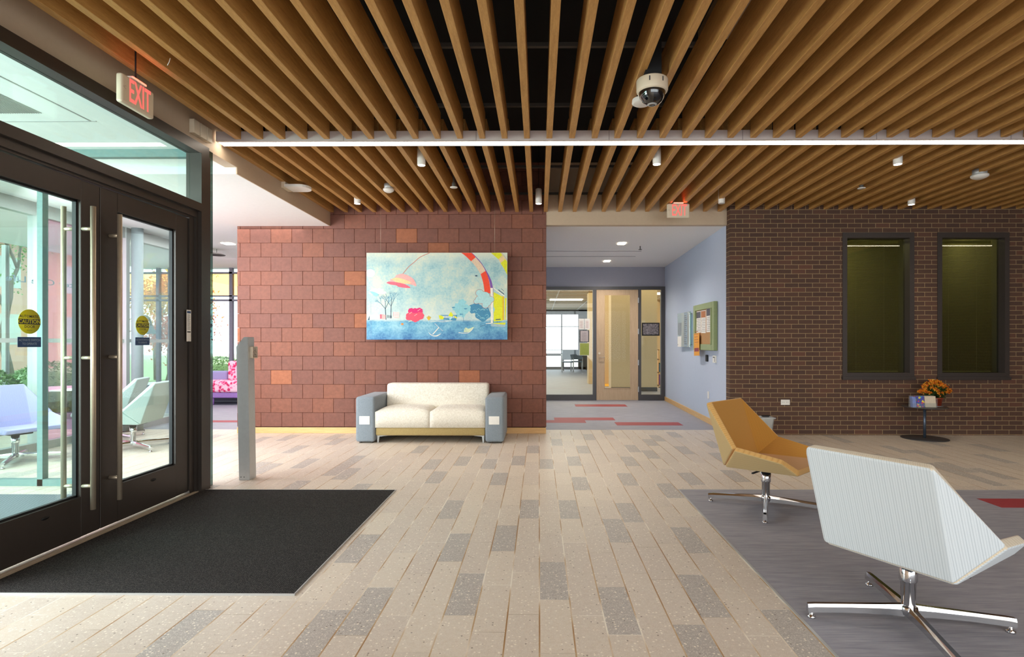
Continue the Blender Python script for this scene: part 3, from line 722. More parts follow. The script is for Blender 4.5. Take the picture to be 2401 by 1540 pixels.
# the kiosk post with the push plate
t = thing('actuator_post', 'satin aluminium post with slanted top beside the doors', 'post', (-2.75, 5.27, 0))
m = MB()
prof = [(-2.835, 0.0), (-2.732, 0.0), (-2.752, 1.352), (-2.790, 1.352), (-2.862, 1.262)]
m.prism(prof, 'y', 5.215, 5.335)
bmesh.ops.bevel(m.bm, geom=[e for e in m.bm.edges], offset=0.003, segments=2, affect='EDGES')
m.build('post', M['alu'], t)
for xx in (-2.815, -2.785): m = MB(); m.cyl((xx, 5.2135, 0.03), (xx, 5.216, 0.03), 0.005, n=10); m.build('screw', M['rail'], t)
m = MB(); m.box(-2.752, -2.722, 5.245, 5.345, 1.15, 1.262, 0, 0.004); q = m.build('push_plate', M['steel'], t)
m = MB(); X = -2.7215; Y = 5.295
m.sphere((X, Y-0.004, 1.242), 0.005, 8, 0, (0.2, 1, 1))
m.tube([(X, Y-0.004, 1.235), (X, Y-0.004, 1.218), (X, Y+0.010, 1.218), (X, Y+0.016, 1.206), (X, Y+0.021, 1.207)], 0.0016, 6)
m.tube([(X, Y-0.004, 1.229), (X, Y+0.008, 1.229)], 0.0014, 6)
m.tube([(X, Y-0.009+0.0+0.014*math.cos(a), 1.210+0.014*math.sin(a)) for a in [math.radians(110+20*i) for i in range(12)]], 0.0014, 6)
m.text('PUSH', 0.015, onwallX((X, Y, 1.184)), 0, 0.0003); m.text('TO OPEN', 0.015, onwallX((X, Y, 1.168)), 0, 0.0003)
m.build('wheelchair_symbol', M['darksticker'], q)

# ================================================================== SOFA
SX0, SX1, SYF, SYB = -2.368, -0.455, 7.13, 7.90
t = thing('sofa', 'two-seat cream sofa with grey block arms against the terracotta wall', 'sofa', ((SX0+SX1)/2, 7.5, 0))
for a, b, nm in ((SX0, SX0+0.245, 'armrest'), (SX1-0.24, SX1, 'armrest')):
    m = MB(); m.box(a, b, SYF, SYB, 0.018, 0.60, 0, 0.032, 4)
    o = m.build(nm, M['sofagrey'], t, smooth=True)
    xc = (a+b)/2-0.004
    m = MB(); m.box(xc-0.068, xc+0.068, SYF-0.006, SYF+0.002, 0.245, 0.352, 0, 0.003); m.box(xc-0.042, xc+0.042, SYF-0.009, SYF-0.004, 0.262, 0.335, 0, 0.002)
    m.build('power_outlet', M['white'], o)
    for xx in (a+0.05, b-0.05):
        for yy in (SYF+0.06, SYB-0.06): m = MB(); m.cyl((xx, yy, 0), (xx, yy, 0.02), 0.018); m.build('foot', M['rail'], o)
m = MB(); m.box(SX0+0.25, SX1-0.245, 7.16, 7.80, 0.095, 0.20, 0, 0.02, 3); m.build('seat_base', M['sofatan'], t, smooth=True)
def cushion(x0, x1, y0, y1, z0, z1, crown, name, mat, par):
    m = MB(); nx, ny = 14, 10; r = 0.035
    top = [[None]*(ny+1) for _ in range(nx+1)]; bot = [[None]*(ny+1) for _ in range(nx+1)]
    for i in range(nx+1):
        for j in range(ny+1):
            u, v = i/nx, j/ny
            e = min(1, (min(u, 1-u)*(x1-x0)/0.10))**0.5*min(1, (min(v, 1-v)*(y1-y0)/0.10))**0.5
            top[i][j] = m.bm.verts.new((x0+u*(x1-x0), y0+v*(y1-y0), z1-0.035*(1-e)+crown*math.sin(PI*u)**0.8*math.sin(PI*v)**0.6))
            bot[i][j] = m.bm.verts.new((x0+u*(x1-x0), y0+v*(y1-y0), z0))
    for i in range(nx):
        for j in range(ny):
            m.bm.faces.new((top[i][j], top[i+1][j], top[i+1][j+1], top[i][j+1])); m.bm.faces.new((bot[i][j+1], bot[i+1][j+1], bot[i+1][j], bot[i][j]))
    for i in range(nx):
        m.bm.faces.new((bot[i][0], bot[i+1][0], top[i+1][0], top[i][0])); m.bm.faces.new((top[i][ny], top[i+1][ny], bot[i+1][ny], bot[i][ny]))
    for j in range(ny):
        m.bm.faces.new((bot[0][j+1], bot[0][j], top[0][j], top[0][j+1])); m.bm.faces.new((bot[nx][j], bot[nx][j+1], top[nx][j+1], top[nx][j]))
    return m.build(name, mat, par, smooth=True)
xm = (SX0+SX1)/2+0.0
cushion(SX0+0.248, xm, 7.15, 7.72, 0.20, 0.440, 0.022, 'seat_cushion', M['sofacream'], t)
cushion(xm, SX1-0.243, 7.15, 7.72, 0.20, 0.440, 0.022, 'seat_cushion', M['sofacream'], t)
m = MB(); m.box(SX0+0.255, SX1-0.25, 7.64, 7.86, 0.33, 0.735, 0, 0.035, 4)
for v in m.bm.verts:
    if v.co.z > 0.5: v.co.y += 0.03
m.build('back_cushion', M['sofacream'], t, smooth=True)
for xx, sg in ((SX0+0.30, 1), (SX1-0.30, -1)):
    for yy in (7.20, 7.72):
        m = MB()
        m.prism([(xx-0.045*sg, 0.096), (xx+0.10*sg, 0.096), (xx+0.09*sg, 0.088), (xx-0.012*sg, 0.078), (xx-0.022*sg, 0.0), (xx-0.036*sg, 0.0)], 'y', yy, yy+0.03); m.build('leg', M['alu'], t)

# ================================================================== PAINTING
PX0, PX1, PZ0, PZ1, PYF = -2.433, -0.447, 1.342, 2.565, 7.80
t = thing('painting', 'large pale blue landscape painting with rainbow arches above the sofa', 'painting', ((PX0+PX1)/2, 7.82, 1.95))
def pp(x, y): return (PX0+(x-80)/(2282-80)*(PX1-PX0), PZ1-(y-92)/(1445-92)*(PZ1-PZ0))
def canvas_mat():
    n = NT('painted_canvas'); tc = n.n('TexCoord'); sp = n.n('SeparateXYZ'); n.l(tc.outputs['Generated'], sp.inputs[0])
    v = n.coord(); f1 = n.noise(v, 3.2, 6, 0.65); f2 = n.noise(v, 40, 5, 0.7); f3 = n.noise(n.coord(scale=(1, 1, 3)), 9, 5, 0.7)
    z = sp.outputs[2]
    zz = n.math('ADD', z, n.math('MULTIPLY', n.math('SUBTRACT', f3, 0.5), 0.05))
    h = n.math('ADD', n.math('MULTIPLY', f1, 0.65), n.math('MULTIPLY', f2, 0.35))
    sky = n.ramp(h, [(0.38, srgb('85B0B8')), (0.48, srgb('A3C4C2')), (0.58, srgb('C3CFBE')), (0.68, srgb('D8D8C2'))])
    sea = n.ramp(h, [(0.36, srgb('3A7CA6')), (0.48, srgb('65A3BE')), (0.62, srgb('96C4CE'))])
    deep = n.ramp(h, [(0.4, srgb('2A5F98')), (0.6, srgb('5F9CC0'))])
    sea = n.mix(n.ramp(zz, [(0.0, (1, 1, 1, 1)), (0.14, (0, 0, 0, 1))]), sea, deep)
    haze = n.mix(n.ramp(zz, [(0.22, (0.55, 0.55, 0.55, 1)), (0.5, (0, 0, 0, 1))]), sky, srgb('D9DDD2'))
    top = n.mix(n.ramp(zz, [(0.85, (0, 0, 0, 1)), (1.0, (0.5, 0.5, 0.5, 1))]), haze, srgb('E9E3C6'))
    n.base(n.mix(n.ramp(zz, [(0.205, (1, 1, 1, 1)), (0.235, (0, 0, 0, 1))]), top, sea)); n.set(rough=0.6); n.bump(f2, 0.1, 0.001); return n.m
m = MB(); m.box(PX0, PX1, PYF, PYF+0.045, PZ0, PZ1, 0)
pal = ['E8431E', 'D9BFA2', '7A4B9C', 'D8DA16', 'E9C890', 'F0A7A0', 'EE6274', 'C9806A', 'D41668', 'F04A62', '8CC6CC', '3F86A8', '2F4C63', 'E6E2D4', 'DDB61E', 'F0801E', 'A8D2D2', 'B4543A', '9DB6BC', 'C8D8B0']
pm = {c: i+1 for i, c in enumerate(pal)}
lay = [0]
def P(c, pts):
    lay[0] += 1; y = PYF-0.0003-0.000008*lay[0]
    q = [pp(min(2280, max(82, a)), min(1443, max(94, b))) for a, b in pts]
    vs = [m.bm.verts.new((a, y, b)) for a, b in q]
    f = m.bm.faces.new(vs); f.material_index = pm[c]
def blob(c, cx, cy, rx, ry, n=26, j=0.12, seed=1, lob=0):
    r = random.Random(seed); P(c, [(cx+rx*(1+j*math.sin(lob*a+seed)+r.uniform(-j, j)*0.4)*math.cos(a), cy+ry*(1+j*math.sin(lob*a+seed)+r.uniform(-j, j)*0.4)*math.sin(a)) for a in [2*PI*i/n for i in range(n)]])
def line(c, pts, w):
    for (x1, y1), (x2, y2) in zip(pts, pts[1:]):
        d = math.hypot(x2-x1, y2-y1) or 1; nx, ny = -(y2-y1)/d*w/2, (x2-x1)/d*w/2
        P(c, [(x1+nx, y1+ny), (x2+nx, y2+ny), (x2-nx, y2-ny), (x1-nx, y1-ny)])
def crv(pts, n=8):
    out = []
    for i in range(len(pts)-1):
        p0 = pts[max(i-1, 0)]; p1 = pts[i]; p2 = pts[i+1]; p3 = pts[min(i+2, len(pts)-1)]
        for k in range(n):
            u = k/n; out.append(tuple(0.5*((2*p1[d])+(-p0[d]+p2[d])*u+(2*p0[d]-5*p1[d]+4*p2[d]-p3[d])*u*u+(-p0[d]+3*p1[d]-3*p2[d]+p3[d])*u**3) for d in (0, 1)))
    return out+[pts[-1]]
blob('E6E2D4' if 'E6E2D4' in pm else 'E6E2D4', 140, 410, 70, 62, seed=3)
# right-hand yellow arch
P('D8DA16', [(2025, 94), (2180, 94), (2230, 160), (2145, 195)]); P('E9C890', [(2145, 195), (2200, 130), (2262, 205), (2180, 255)]); P('D8DA16', [(2175, 255), (2250, 195), (2280, 230), (2280, 440), (2230, 340)])
line('C9806A', crv([(2190, 94), (2240, 150), (2280, 215)]), 5)
# middle arch: red, tan, red, purple edge
P('E8431E', crv([(1560, 94), (1620, 135), (1715, 225)])+crv([(1785, 165), (1770, 130), (1730, 94)]))
P('D9BFA2', crv([(1715, 225), (1790, 310), (1865, 425)])+crv([(1945, 375), (1880, 270), (1785, 165)]))
P('E8431E', crv([(1865, 425), (1905, 560), (1925, 695)])+[(2018, 730)]+crv([(2015, 640), (1990, 500), (1945, 375)]))
P('7A4B9C', crv([(1730, 94), (1850, 215), (1960, 380), (2030, 520), (2058, 640)])+crv([(2020, 640), (1985, 480), (1900, 300), (1785, 160), (1725, 100)]))
P('E6E2D4', [(2020, 640), (2058, 640), (2056, 1190), (2026, 1190)])
line('7A4B9C', [(2060, 640), (2058, 760)], 6)
# yellow building
P('D8DA16', [(2066, 705), (2205, 775), (2205, 1150), (2070, 1165)]); P('DDB61E', [(2205, 770), (2232, 770), (2230, 1140), (2205, 1145)]); P('D8DA16', [(2242, 800), (2270, 800), (2256, 1140), (2242, 1140)])
P('D8DA16', [(2060, 1185), (2256, 1180), (2250, 1212), (2080, 1208)]); P('9DB6BC', [(2024, 1190), (2250, 1215), (2250, 1250), (2030, 1238)])
P('8CC6CC', [(2062, 920), (2088, 970), (2066, 1040)])
line('2F4C63', [(2140, 668), (2232, 740)], 12); line('2F4C63', [(2185, 650), (2230, 690)], 6); line('2F4C63', [(2100, 1135), (2178, 1128)], 14)
line('E6E2D4', [(2066, 640), (2240, 770)], 14); line('2F4C63', [(1860, 1238), (1935, 1222)], 6); P('E6E2D4', [(1945, 1192), (2030, 1182), (2030, 1198), (1945, 1200)])
# cloud with red outline, teal trees
blob('3F86A8', 1790, 960, 110, 85, seed=9, lob=5); blob('3F86A8', 1900, 1040, 120, 120, seed=19, lob=5, j=0.08)
for k, (a, b, rr) in enumerate(((1560, 1010, 95), (1520, 940, 75), (1575, 870, 62), (1640, 960, 70), (1470, 960, 45))): blob('8CC6CC', a, b, rr, rr*0.9, seed=20+k, lob=6, j=0.14)
for a, b in ((1440, 945), (1630, 965), (1560, 1050)): blob('3F86A8', a, b, 26, 9, seed=a, lob=3)
line('3F86A8', [(1585, 1040), (1600, 1160)], 6)
r = random.Random(5)
for k in range(16):
    a, b = r.uniform(1560, 1960), r.uniform(960, 1130); line('8CC6CC', crv([(a, b), (a+30, b-18), (a+55, b+8)], 4), 6)
for k, (a, b, rr) in enumerate(((1850, 720, 60), (1930, 770, 80), (1860, 820, 75), (1960, 860, 75), (2020, 820, 55), (1940, 910, 50), (1800, 850, 42))):
    blob('B4543A', a, b, rr+5, rr*0.85+5, seed=40+k, j=0.02)
for k, (a, b, rr) in enumerate(((1850, 720, 60), (1930, 770, 80), (1860, 820, 75), (1960, 860, 75), (2020, 820, 55), (1940, 910, 50), (1800, 850, 42))):
    blob('A8D2D2', a, b, rr, rr*0.85, seed=40+k, j=0.02)
# thin arch and pink cloud
line('C9806A', crv([(645, 425), (740, 310), (820, 245), (920, 160), (1070, 94)]), 10)
P('F0A7A0', crv([(545, 440), (640, 420), (740, 450), (820, 510), (860, 610), (790, 590), (640, 560), (480, 540), (450, 510), (520, 480), (545, 440)]))
P('E9C890', crv([(470, 500), (560, 480), (680, 510), (780, 560), (700, 575), (560, 555), (470, 500)]))
P('EE6274', crv([(390, 560), (430, 540), (500, 545), (600, 560), (690, 585), (768, 635), (700, 640), (590, 625), (540, 600), (450, 585), (390, 560)]))
# pale cloud at left
for k, (a, b, rx, ry) in enumerate(((220, 690, 85, 40), (290, 690, 60, 45), (340, 715, 50, 22))): blob('E6E2D4', a, b, rx, ry, seed=60+k, lob=5)
P('8CC6CC', crv([(130, 690), (200, 700), (270, 740), (220, 765), (150, 715), (130, 690)]))
# bare trees
def twig(x, y, a, L, w, d):
    x2, y2 = x+L*math.cos(a), y-L*math.sin(a); line('2F4C63' if w > 4 else '3F86A8', [(x, y), (x2, y2)], w)
    if d: 
        for s in (-0.45, 0.08, 0.5): twig(x2, y2, a+s+r.uniform(-.15, .15), L*0.62, w*0.6, d-1)
twig(385, 1135, 1.63, 170, 11, 3); twig(460, 1115, 1.55, 190, 9, 3)
for a, b, c_ in ((290, 1050, 'EE6274'), (320, 1055, 'F0A7A0'), (500, 1015, 'EE6274')):
    P(c_, [(a, b), (a+60, b+5), (a+60, b+65), (a, b+70)])
P('E6E2D4', [(505, 1010), (595, 1020), (595, 1110), (505, 1112)])
for k in range(4): P('F0A7A0', [(510, 1022+k*24), (590, 1026+k*24), (590, 1036+k*24), (510, 1032+k*24)])
P('2F4C63', [(100, 1140), (128, 1070), (126, 1140)]); P('E6E2D4', [(130, 1060), (290, 1075), (290, 1130), (135, 1135)])
for k in range(5): line('2F4C63', [(405+k*16, 1060+k*3), (407+k*16, 1110)], 6)
# magenta bush
for k, (a, b, rr, c_) in enumerate(((780, 1000, 50, 'D41668'), (905, 1000, 55, 'D41668'), (840, 1020, 70, 'D41668'), (765, 1080, 68, 'F04A62'), (915, 1075, 66, 'F04A62'), (840, 1100, 78, 'F04A62'), (730, 1110, 34, 'F04A62'))): blob(c_, a, b, rr, rr*0.92, seed=80+k, lob=7, j=0.05)
for a, b in ((900, 985), (770, 1030), (850, 1060)): line('F0A7A0', crv([(a-20, b+15), (a, b), (a+22, b-14)], 4), 8)
P('C8D8B0', [(735, 1165), (790, 1145), (795, 1155), (740, 1172)]); blob('F0801E', 641, 1203, 22, 16, seed=4); line('3F86A8', [(641, 1190), (641, 1180)], 6)
for k in range(-3, 4): line('DDB61E', [(1055, 1145), (1055+k*12, 1095-8*(3-abs(k)))], 7)
# low building and yellow bits, wave lines
P('3F86A8', [(1235, 1062), (1500, 1062), (1480, 1150), (1240, 1130)])
for k in range(10): P('E6E2D4', [(1262+k*22, 1075), (1274+k*22, 1075), (1274+k*22, 1110), (1262+k*22, 1110)])
P('D8DA16', [(1210, 1065), (1260, 1072), (1292, 1100), (1280, 1130), (1225, 1125)]); P('D8DA16', [(1400, 1012), (1440, 1065), (1420, 1090), (1362, 1078), (1372, 1050)]); P('D8DA16', [(1460, 1070), (1500, 1105), (1480, 1115), (1455, 1090)])
P('A8D2D2', [(1365, 1085), (1435, 1090), (1385, 1148)]); line('E6E2D4', crv([(1080, 1172), (1180, 1160), (1280, 1170), (1420, 1150)]), 6)
# anchor and paper boat
line('E6E2D4', [(1115, 1365), (1215, 1255)], 13); line('E6E2D4', [(1150, 1195), (1275, 1312)], 6); line('9DB6BC', [(1215, 1255), (1280, 1312)], 4)
P('E6E2D4', crv([(1038, 1275), (1055, 1330), (1110, 1375), (1170, 1380), (1250, 1350), (1180, 1395), (1110, 1385), (1060, 1345), (1038, 1275)]))
P('C8D8B0', crv([(1600, 1330), (1625, 1260), (1680, 1275), (1760, 1248), (1700, 1320), (1600, 1330)])); line('E6E2D4', crv([(1520, 1335), (1600, 1345), (1680, 1335), (1745, 1275)]), 9); line('3F86A8', [(1625, 1265), (1640, 1320)], 4)
line('7A4B9C', [(150, 850), (150, 1400)], 1.5); blob('2F4C63', 1797, 452, 18, 10, seed=2)
m.norecalc = False
pm_ = [canvas_mat()]+[plain('paint_'+c, c, 0.6, var=0.08, nscale=40) for c in pal]
m.build('canvas', pm_, t)
for px_ in (893, 1160):
    p = onY(px_, 594, 7.83); m = MB(); m.cyl((p.x, 7.82, 2.55), (p.x, 7.82, 3.37), 0.0016, n=6); m.build('hanging_wire', M['steel'], t)
struct(box1(PX0+0.1, PX1-0.1, 7.845, 7.93, 1.45, 2.45), 'stretcher', M['maple'], t)

# ================================================================== LOUNGE CHAIRS
def shell(name, polys, mats, parent, inward, thick=0.045, bev=0.011):
    """polys: list of (points, stripe direction); outer skin padded inwards"""
    m = MB(); vd = {}
    def V(p):
        k = tuple(round(x, 5) for x in p)
        if k not in vd: vd[k] = m.bm.verts.new(p)
        return vd[k]
    for pts, sd in polys:
        f = m.bm.faces.new([V(p) for p in pts]); f.normal_update()
        n = f.normal; d = Vector(sd).normalized(); d = (d-n*d.dot(n)).normalized(); u = n.cross(d)
        for lp in f.loops: lp[m.uv].uv = (lp.vert.co.dot(u), lp.vert.co.dot(d))
    bmesh.ops.recalc_face_normals(m.bm, faces=m.bm.faces[:])
    c = sum((f.normal for f in m.bm.faces), Vector()); 
    if c.dot(Vector(inward)) > 0: bmesh.ops.reverse_faces(m.bm, faces=m.bm.faces[:])
    m.norecalc = True
    o = m.build(name, mats, parent)
    s = o.modifiers.new('pad', 'SOLIDIFY'); s.thickness = thick; s.offset = -1; s.use_even_offset = True; s.use_quality_normals = True; s.material_offset = 1; s.material_offset_rim = 2
    b = o.modifiers.new('round', 'BEVEL'); b.width = bev; b.segments = 3; b.limit_method = 'ANGLE'; b.angle_limit = math.radians(32)
    for f in o.data.polygons: f.use_smooth = True
    wn = o.modifiers.new('wn', 'WEIGHTED_NORMAL'); wn.keep_sharp = True
    return o
def make_chair(out, inn, rim, label):
    t = thing('lounge_chair', label, 'chair')
    TLp, TRp = (-0.37, 0.268, 0.812), (-0.37, -0.268, 0.812); BL, BR = (-0.215, 0.27, 0.335), (-0.215, -0.27, 0.335)
    EL, ER = (-0.075, 0.395, 0.50), (-0.075, -0.395, 0.50)
    shell('backrest', [([TLp, TRp, BR, BL], (0.155, 0, -0.48)), ([TRp, ER, BR], (0.16, -0.02, -0.48)), ([TLp, BL, EL], (0.16, 0.02, -0.48))], [M[out], M[inn], M[rim]], t, (1, 0, 0.5))
    bl, br = (-0.200, 0.268, 0.325), (-0.200, -0.268, 0.325); el, er = (-0.060, 0.393, 0.487), (-0.060, -0.393, 0.487)
    ml, mr = (0.27, 0.345, 0.435), (0.27, -0.345, 0.435); fl, fr = (0.36, 0.27, 0.348), (0.36, -0.27, 0.348)
    shell('seat', [([bl, br, fr, fl], (1, 0, 0)), ([br, er, mr], (1, 0, 0)), ([br, mr, fr], (1, 0, 0)), ([bl, ml, el], (1, 0, 0)), ([bl, fl, ml], (1, 0, 0))], [M[out], M[inn], M[rim]], t, (0, 0, 1))
    m = MB(); m.box(-0.12, 0.13, -0.10, 0.10, 0.300, 0.330, 0, 0.008); m.box(0.0, 0.012, -0.24, -0.10, 0.302, 0.312); m.build('under_plate', M['rubber'], t)
    m = MB(); m.lathe([(0.026, 0.075), (0.029, 0.085), (0.031, 0.20), (0.036, 0.205), (0.0375, 0.21), (0.0375, 0.30)], n=28); m.build('column', M['chrome'], t)
    m = MB(); m.lathe([(0.020, 0.045), (0.036, 0.055), (0.040, 0.080), (0.036, 0.092), (0.028, 0.096)], n=28); m.build('hub', M['chrome'], t)
    return t
def chair_legs(t, base_angle):
    for k in range(4):
        a = base_angle+k*PI/2; R4 = Matrix.Rotation(a, 4, 'Z')
        m = MB(); secs = []
        for x, w_, zt, zb in ((0.025, 0.019, 0.098, 0.046), (0.10, 0.0165, 0.092, 0.048), (0.25, 0.016, 0.082, 0.044), (0.405, 0.0165, 0.072, 0.034), (0.436, 0.015, 0.068, 0.027)):
            pts = [(x, -w_, zb), (x, w_, zb), (x, w_, (zt+zb)/2+0.006), (x, w_*0.6, zt), (x, -w_*0.6, zt), (x, -w_, (zt+zb)/2+0.006)]
            secs.append([m.bm.verts.new(p) for p in pts])
        m.loft(secs, smooth=False)
        bmesh.ops.transform(m.bm, matrix=R4, verts=m.bm.verts[:]); lg = m.build('leg', M['chrome'], t)
        m = MB(); m.lathe([(0.0, 0.0), (0.019, 0.0), (0.019, 0.008), (0.008, 0.012), (0.008, 0.034)], (0.418*math.cos(a), 0.418*math.sin(a), 0.003), n=16, caps=False); m.build('glide', M['chrome'], lg)
def place(t, x, y, rz): t.location = (x, y, 0); t.rotation_euler = (0, 0, rz)
ch = make_chair('tanfab', 'orangefab', 'orangerim', 'mustard orange faceted lounge chair on a chrome four-star base')
o_rz = math.radians(-47); chair_legs(ch, math.radians(157)-o_rz); place(ch, 1.79, 4.39, o_rz)
ch = make_chair('whitefab', 'butterfab', 'creamfab', 'big pale striped lounge chair seen from behind in the right foreground')
w_rz = math.atan2(0.51, 0.86); chair_legs(ch, math.radians(-9)-w_rz); place(ch, 1.70, 2.565, w_rz)
wproto = ch
MW = {'butter_fabric': M['mintfab'], 'white_stripe_fabric': M['mintfab'], 'cream_rim_fabric': M['mintfab']}
ML = {'butter_fabric': M['lavfab'], 'white_stripe_fabric': M['lavfab'], 'cream_rim_fabric': M['lavfab']}
def recol(o, mp):
    for c_ in [o]+list(o.children):
        if c_.type == 'MESH' and c_.material_slots:
            for sl in c_.material_slots:
                if sl.material and sl.material.name in mp: mm = mp[sl.material.name]; sl.link = 'OBJECT'; sl.material = mm
def lounge_chair_copy(px_, py_, rz, label, mp):
    p = onZ(px_, py_); c_ = copytree(wproto, (p.x, p.y, 0), rz, label); recol(c_, mp); return c_
lounge_chair_copy(312, 1052, math.radians(190), 'pale lounge chair behind the right glass door, nearer of the two', MW)
lounge_chair_copy(262, 1030, math.radians(200), 'pale lounge chair behind the right glass door, further of the two', MW)
lounge_chair_copy(36, 1082, math.radians(-20), 'lavender lounge chair behind the left glass door', ML)

# glass-topped round table behind the left door
p = onZ(150, 1036)
t = thing('round_table', 'round side table seen through the left glass door', 'table', (p.x, p.y, 0))
m = MB(); m.cyl((p.x, p.y, 0.69), (p.x, p.y, 0.71), 0.42, n=40); m.build('table_top', M['ceil'], t)
m = MB(); m.cyl((p.x, p.y, 0.01), (p.x, p.y, 0.69), 0.028); m.build('pole', M['chrome'], t)
m = MB(); m.cyl((p.x, p.y, 0.0), (p.x, p.y, 0.012), 0.27, n=36); m.build('base', M['alu'], t)

# ================================================================== SMALL TABLE BY THE BRICK WALL
p = onZ(2168, 1028); tx, ty = p.x, p.y
t = thing('side_table', 'small dark round pedestal table against the brick wall', 'table', (tx, ty, 0))
m = MB(); m.lathe([(0.0, 0.0), (0.275, 0.0), (0.277, 0.006), (0.27, 0.010), (0.02, 0.014)], (tx, ty, 0.0), n=56, caps=False); m.build('base', M['dgrey'], t)
m = MB(); m.cyl((tx, ty, 0.012), (tx, ty, 0.425), 0.017); m.build('pole', plain('blue_grey_steel', '55606E', 0.35, 0.6), t)
m = MB(); m.lathe([(0.0, 0.42), (0.262, 0.424), (0.270, 0.432), (0.265, 0.438), (0.0, 0.438)], (tx, ty, 0), n=56, caps=False); m.build('table_top', plain('dark_table_top', '4A4440', 0.25), t)
TZ = 0.4385
# kalanchoe plant
kx, ky = tx+0.155, ty+0.02
t = thing('potted_plant', 'orange flowering plant in a terracotta-red pot on the small table', 'plant', (kx, ky, TZ))
m = MB(); m.lathe([(0.0, 0.0), (0.068, 0.0), (0.084, 0.10), (0.090, 0.10), (0.092, 0.118), (0.084, 0.118), (0.080, 0.10), (0.0, 0.10)], (kx, ky, TZ), n=32, caps=False); m.build('pot', plain('red_clay_pot', '9A3B22', 0.45), t)
m = MB(); m.lathe([(0.0, 0.0), (0.085, 0.0), (0.095, 0.008), (0.09, 0.008), (0.0, 0.004)], (kx, ky, TZ-0.0003), n=32, caps=False); m.build('saucer', M['plastic_clear'], t)
m = MB(); r = random.Random(8)
def leafblade(m, p, d, L, W, mi=0, cup=0.2):
    d = Vector(d).normalized(); s = d.cross(Vector((0, 0, 1))); s = s.normalized() if s.length > 0.01 else Vector((1, 0, 0)); u = s.cross(d)
    p = Vector(p); a = p; b = p+d*L*0.45+s*W/2+u*cup*W; c = p+d*L-u*cup*L*0.3; e = p+d*L*0.45-s*W/2+u*cup*W; mid = p+d*L*0.5
    va, vb, vc, ve, vm = [m.bm.verts.new(x) for x in (a, b, c, e, mid)]
    for q in ((va, vb, vm), (vb, vc, vm), (vc, ve, vm), (ve, va, vm)): f = m.bm.faces.new(q); f.material_index = mi
for k in range(300):
    a = r.uniform(0, 2*PI); el = r.uniform(-0.5, 1.2); rr = r.uniform(0.02, 0.13)
    z = TZ+0.11+r.uniform(0, 0.13); pt = (kx+rr*math.cos(a)*0.8, ky+rr*math.sin(a)*0.8, z)
    leafblade(m, pt, (math.cos(a)*math.cos(el), math.sin(a)*math.cos(el), math.sin(el)), r.uniform(0.05, 0.085), r.uniform(0.028, 0.045), 0 if r.random() < 0.7 else 1)
m.norecalc = True; m.build('foliage', [plain('dark_green_leaf', '2F4A22', 0.45, var=0.2), plain('mid_green_leaf', '4D6B30', 0.45, var=0.2)], t)
m = MB(); st = MB()
for k in range(80):
    a = r.uniform(0, 2*PI); q = r.random()**0.5; rx = q*0.205
    hx = kx+0.0+rx*math.cos(a); hy = ky+rx*0.7*math.sin(a); hz = TZ+0.335-0.15*q*q+r.uniform(-0.02, 0.02)
    st.tube([(kx+rx*0.2*math.cos(a), ky+rx*0.2*math.sin(a), TZ+0.12), (hx, hy, hz)], 0.0025, 4)
    for j in range(12):
        c_ = Vector((hx+r.gauss(0, 0.013), hy+r.gauss(0, 0.013), hz+r.gauss(0, 0.009)))
        mi = r.choice((0, 0, 1, 2))
        for pz in range(4):
            leafblade(m, c_, (r.uniform(-1, 1), r.uniform(-1, 0.4), r.uniform(-0.6, 1)), 0.018, 0.016, mi, 0.1)
m.norecalc = True
m.build('flowers', [plain('orange_petal', 'F09A28', 0.6), plain('deep_orange_petal', 'DC6C1E', 0.6), plain('yellow_petal', 'F0BE3C', 0.6)], t, smooth=False)
st.build('stems', plain('stem_green', '3F5A2A', 0.6), t)
# brochure holder
bx, by = tx-0.125, ty-0.14
t = thing('brochure_holder', 'clear holder packed with bright cards on the small table', 'card holder', (bx, by, TZ))
m = MB(); m.box(bx-0.15, bx+0.17, by-0.035, by-0.032, TZ, TZ+0.06); m.box(bx-0.15, bx+0.17, by+0.045, by+0.048, TZ, TZ+0.155); m.box(bx-0.15, bx+0.17, by-0.035, by+0.048, TZ, TZ+0.003); m.box(bx-0.153, bx-0.15, by-0.035, by+0.048, TZ, TZ+0.12); m.box(bx+0.17, bx+0.173, by-0.035, by+0.048, TZ, TZ+0.12)
m.build('tray', M['plastic_thin'], t)
def speck():
    n = NT('card_print'); x = n.n('TexVoronoi'); x.inputs['Scale'].default_value = 45; n.l(n.coord(), x.inputs['Vector'])
    s3 = n.n('SeparateColor'); n.l(x.outputs['Color'], s3.inputs[0])
    n.base(n.ramp(s3.outputs[0], [(0, srgb('4A5AA8')), (0.35, srgb('D04A6A')), (0.5, srgb('5A4E9A')), (0.7, srgb('7AB84A')), (0.82, srgb('E8D24A')), (0.9, srgb('3A8AC8'))], 'CONSTANT')); n.set(rough=0.4); return n.m
spk = speck()
for a, b, z1, mt, nm in ((bx-0.145, bx-0.095, 0.14, plain('card_navy', '7A8CC8', 0.5), 'card'), (bx-0.09, bx+0.015, 0.15, spk, 'card'), (bx+0.02, bx+0.165, 0.15, plain('card_tan', 'D8C8B0', 0.6), 'card')):
    m = MB(); m.box(a, b, by-0.025, by+0.02, TZ+0.004, TZ+z1)
    for v in m.bm.verts:
        if v.co.z > TZ+0.05: v.co.y += 0.018
    m.build(nm, mt, t)
m = MB(); m.box(bx+0.045, bx+0.125, by-0.006, by-0.001, TZ+0.06, TZ+0.135, 0); m.box(bx+0.03, bx+0.14, by-0.004, by-0.0005, TZ+0.135, TZ+0.148, 1); m.build('display_card', [M['paper'], M['rubber']], t)
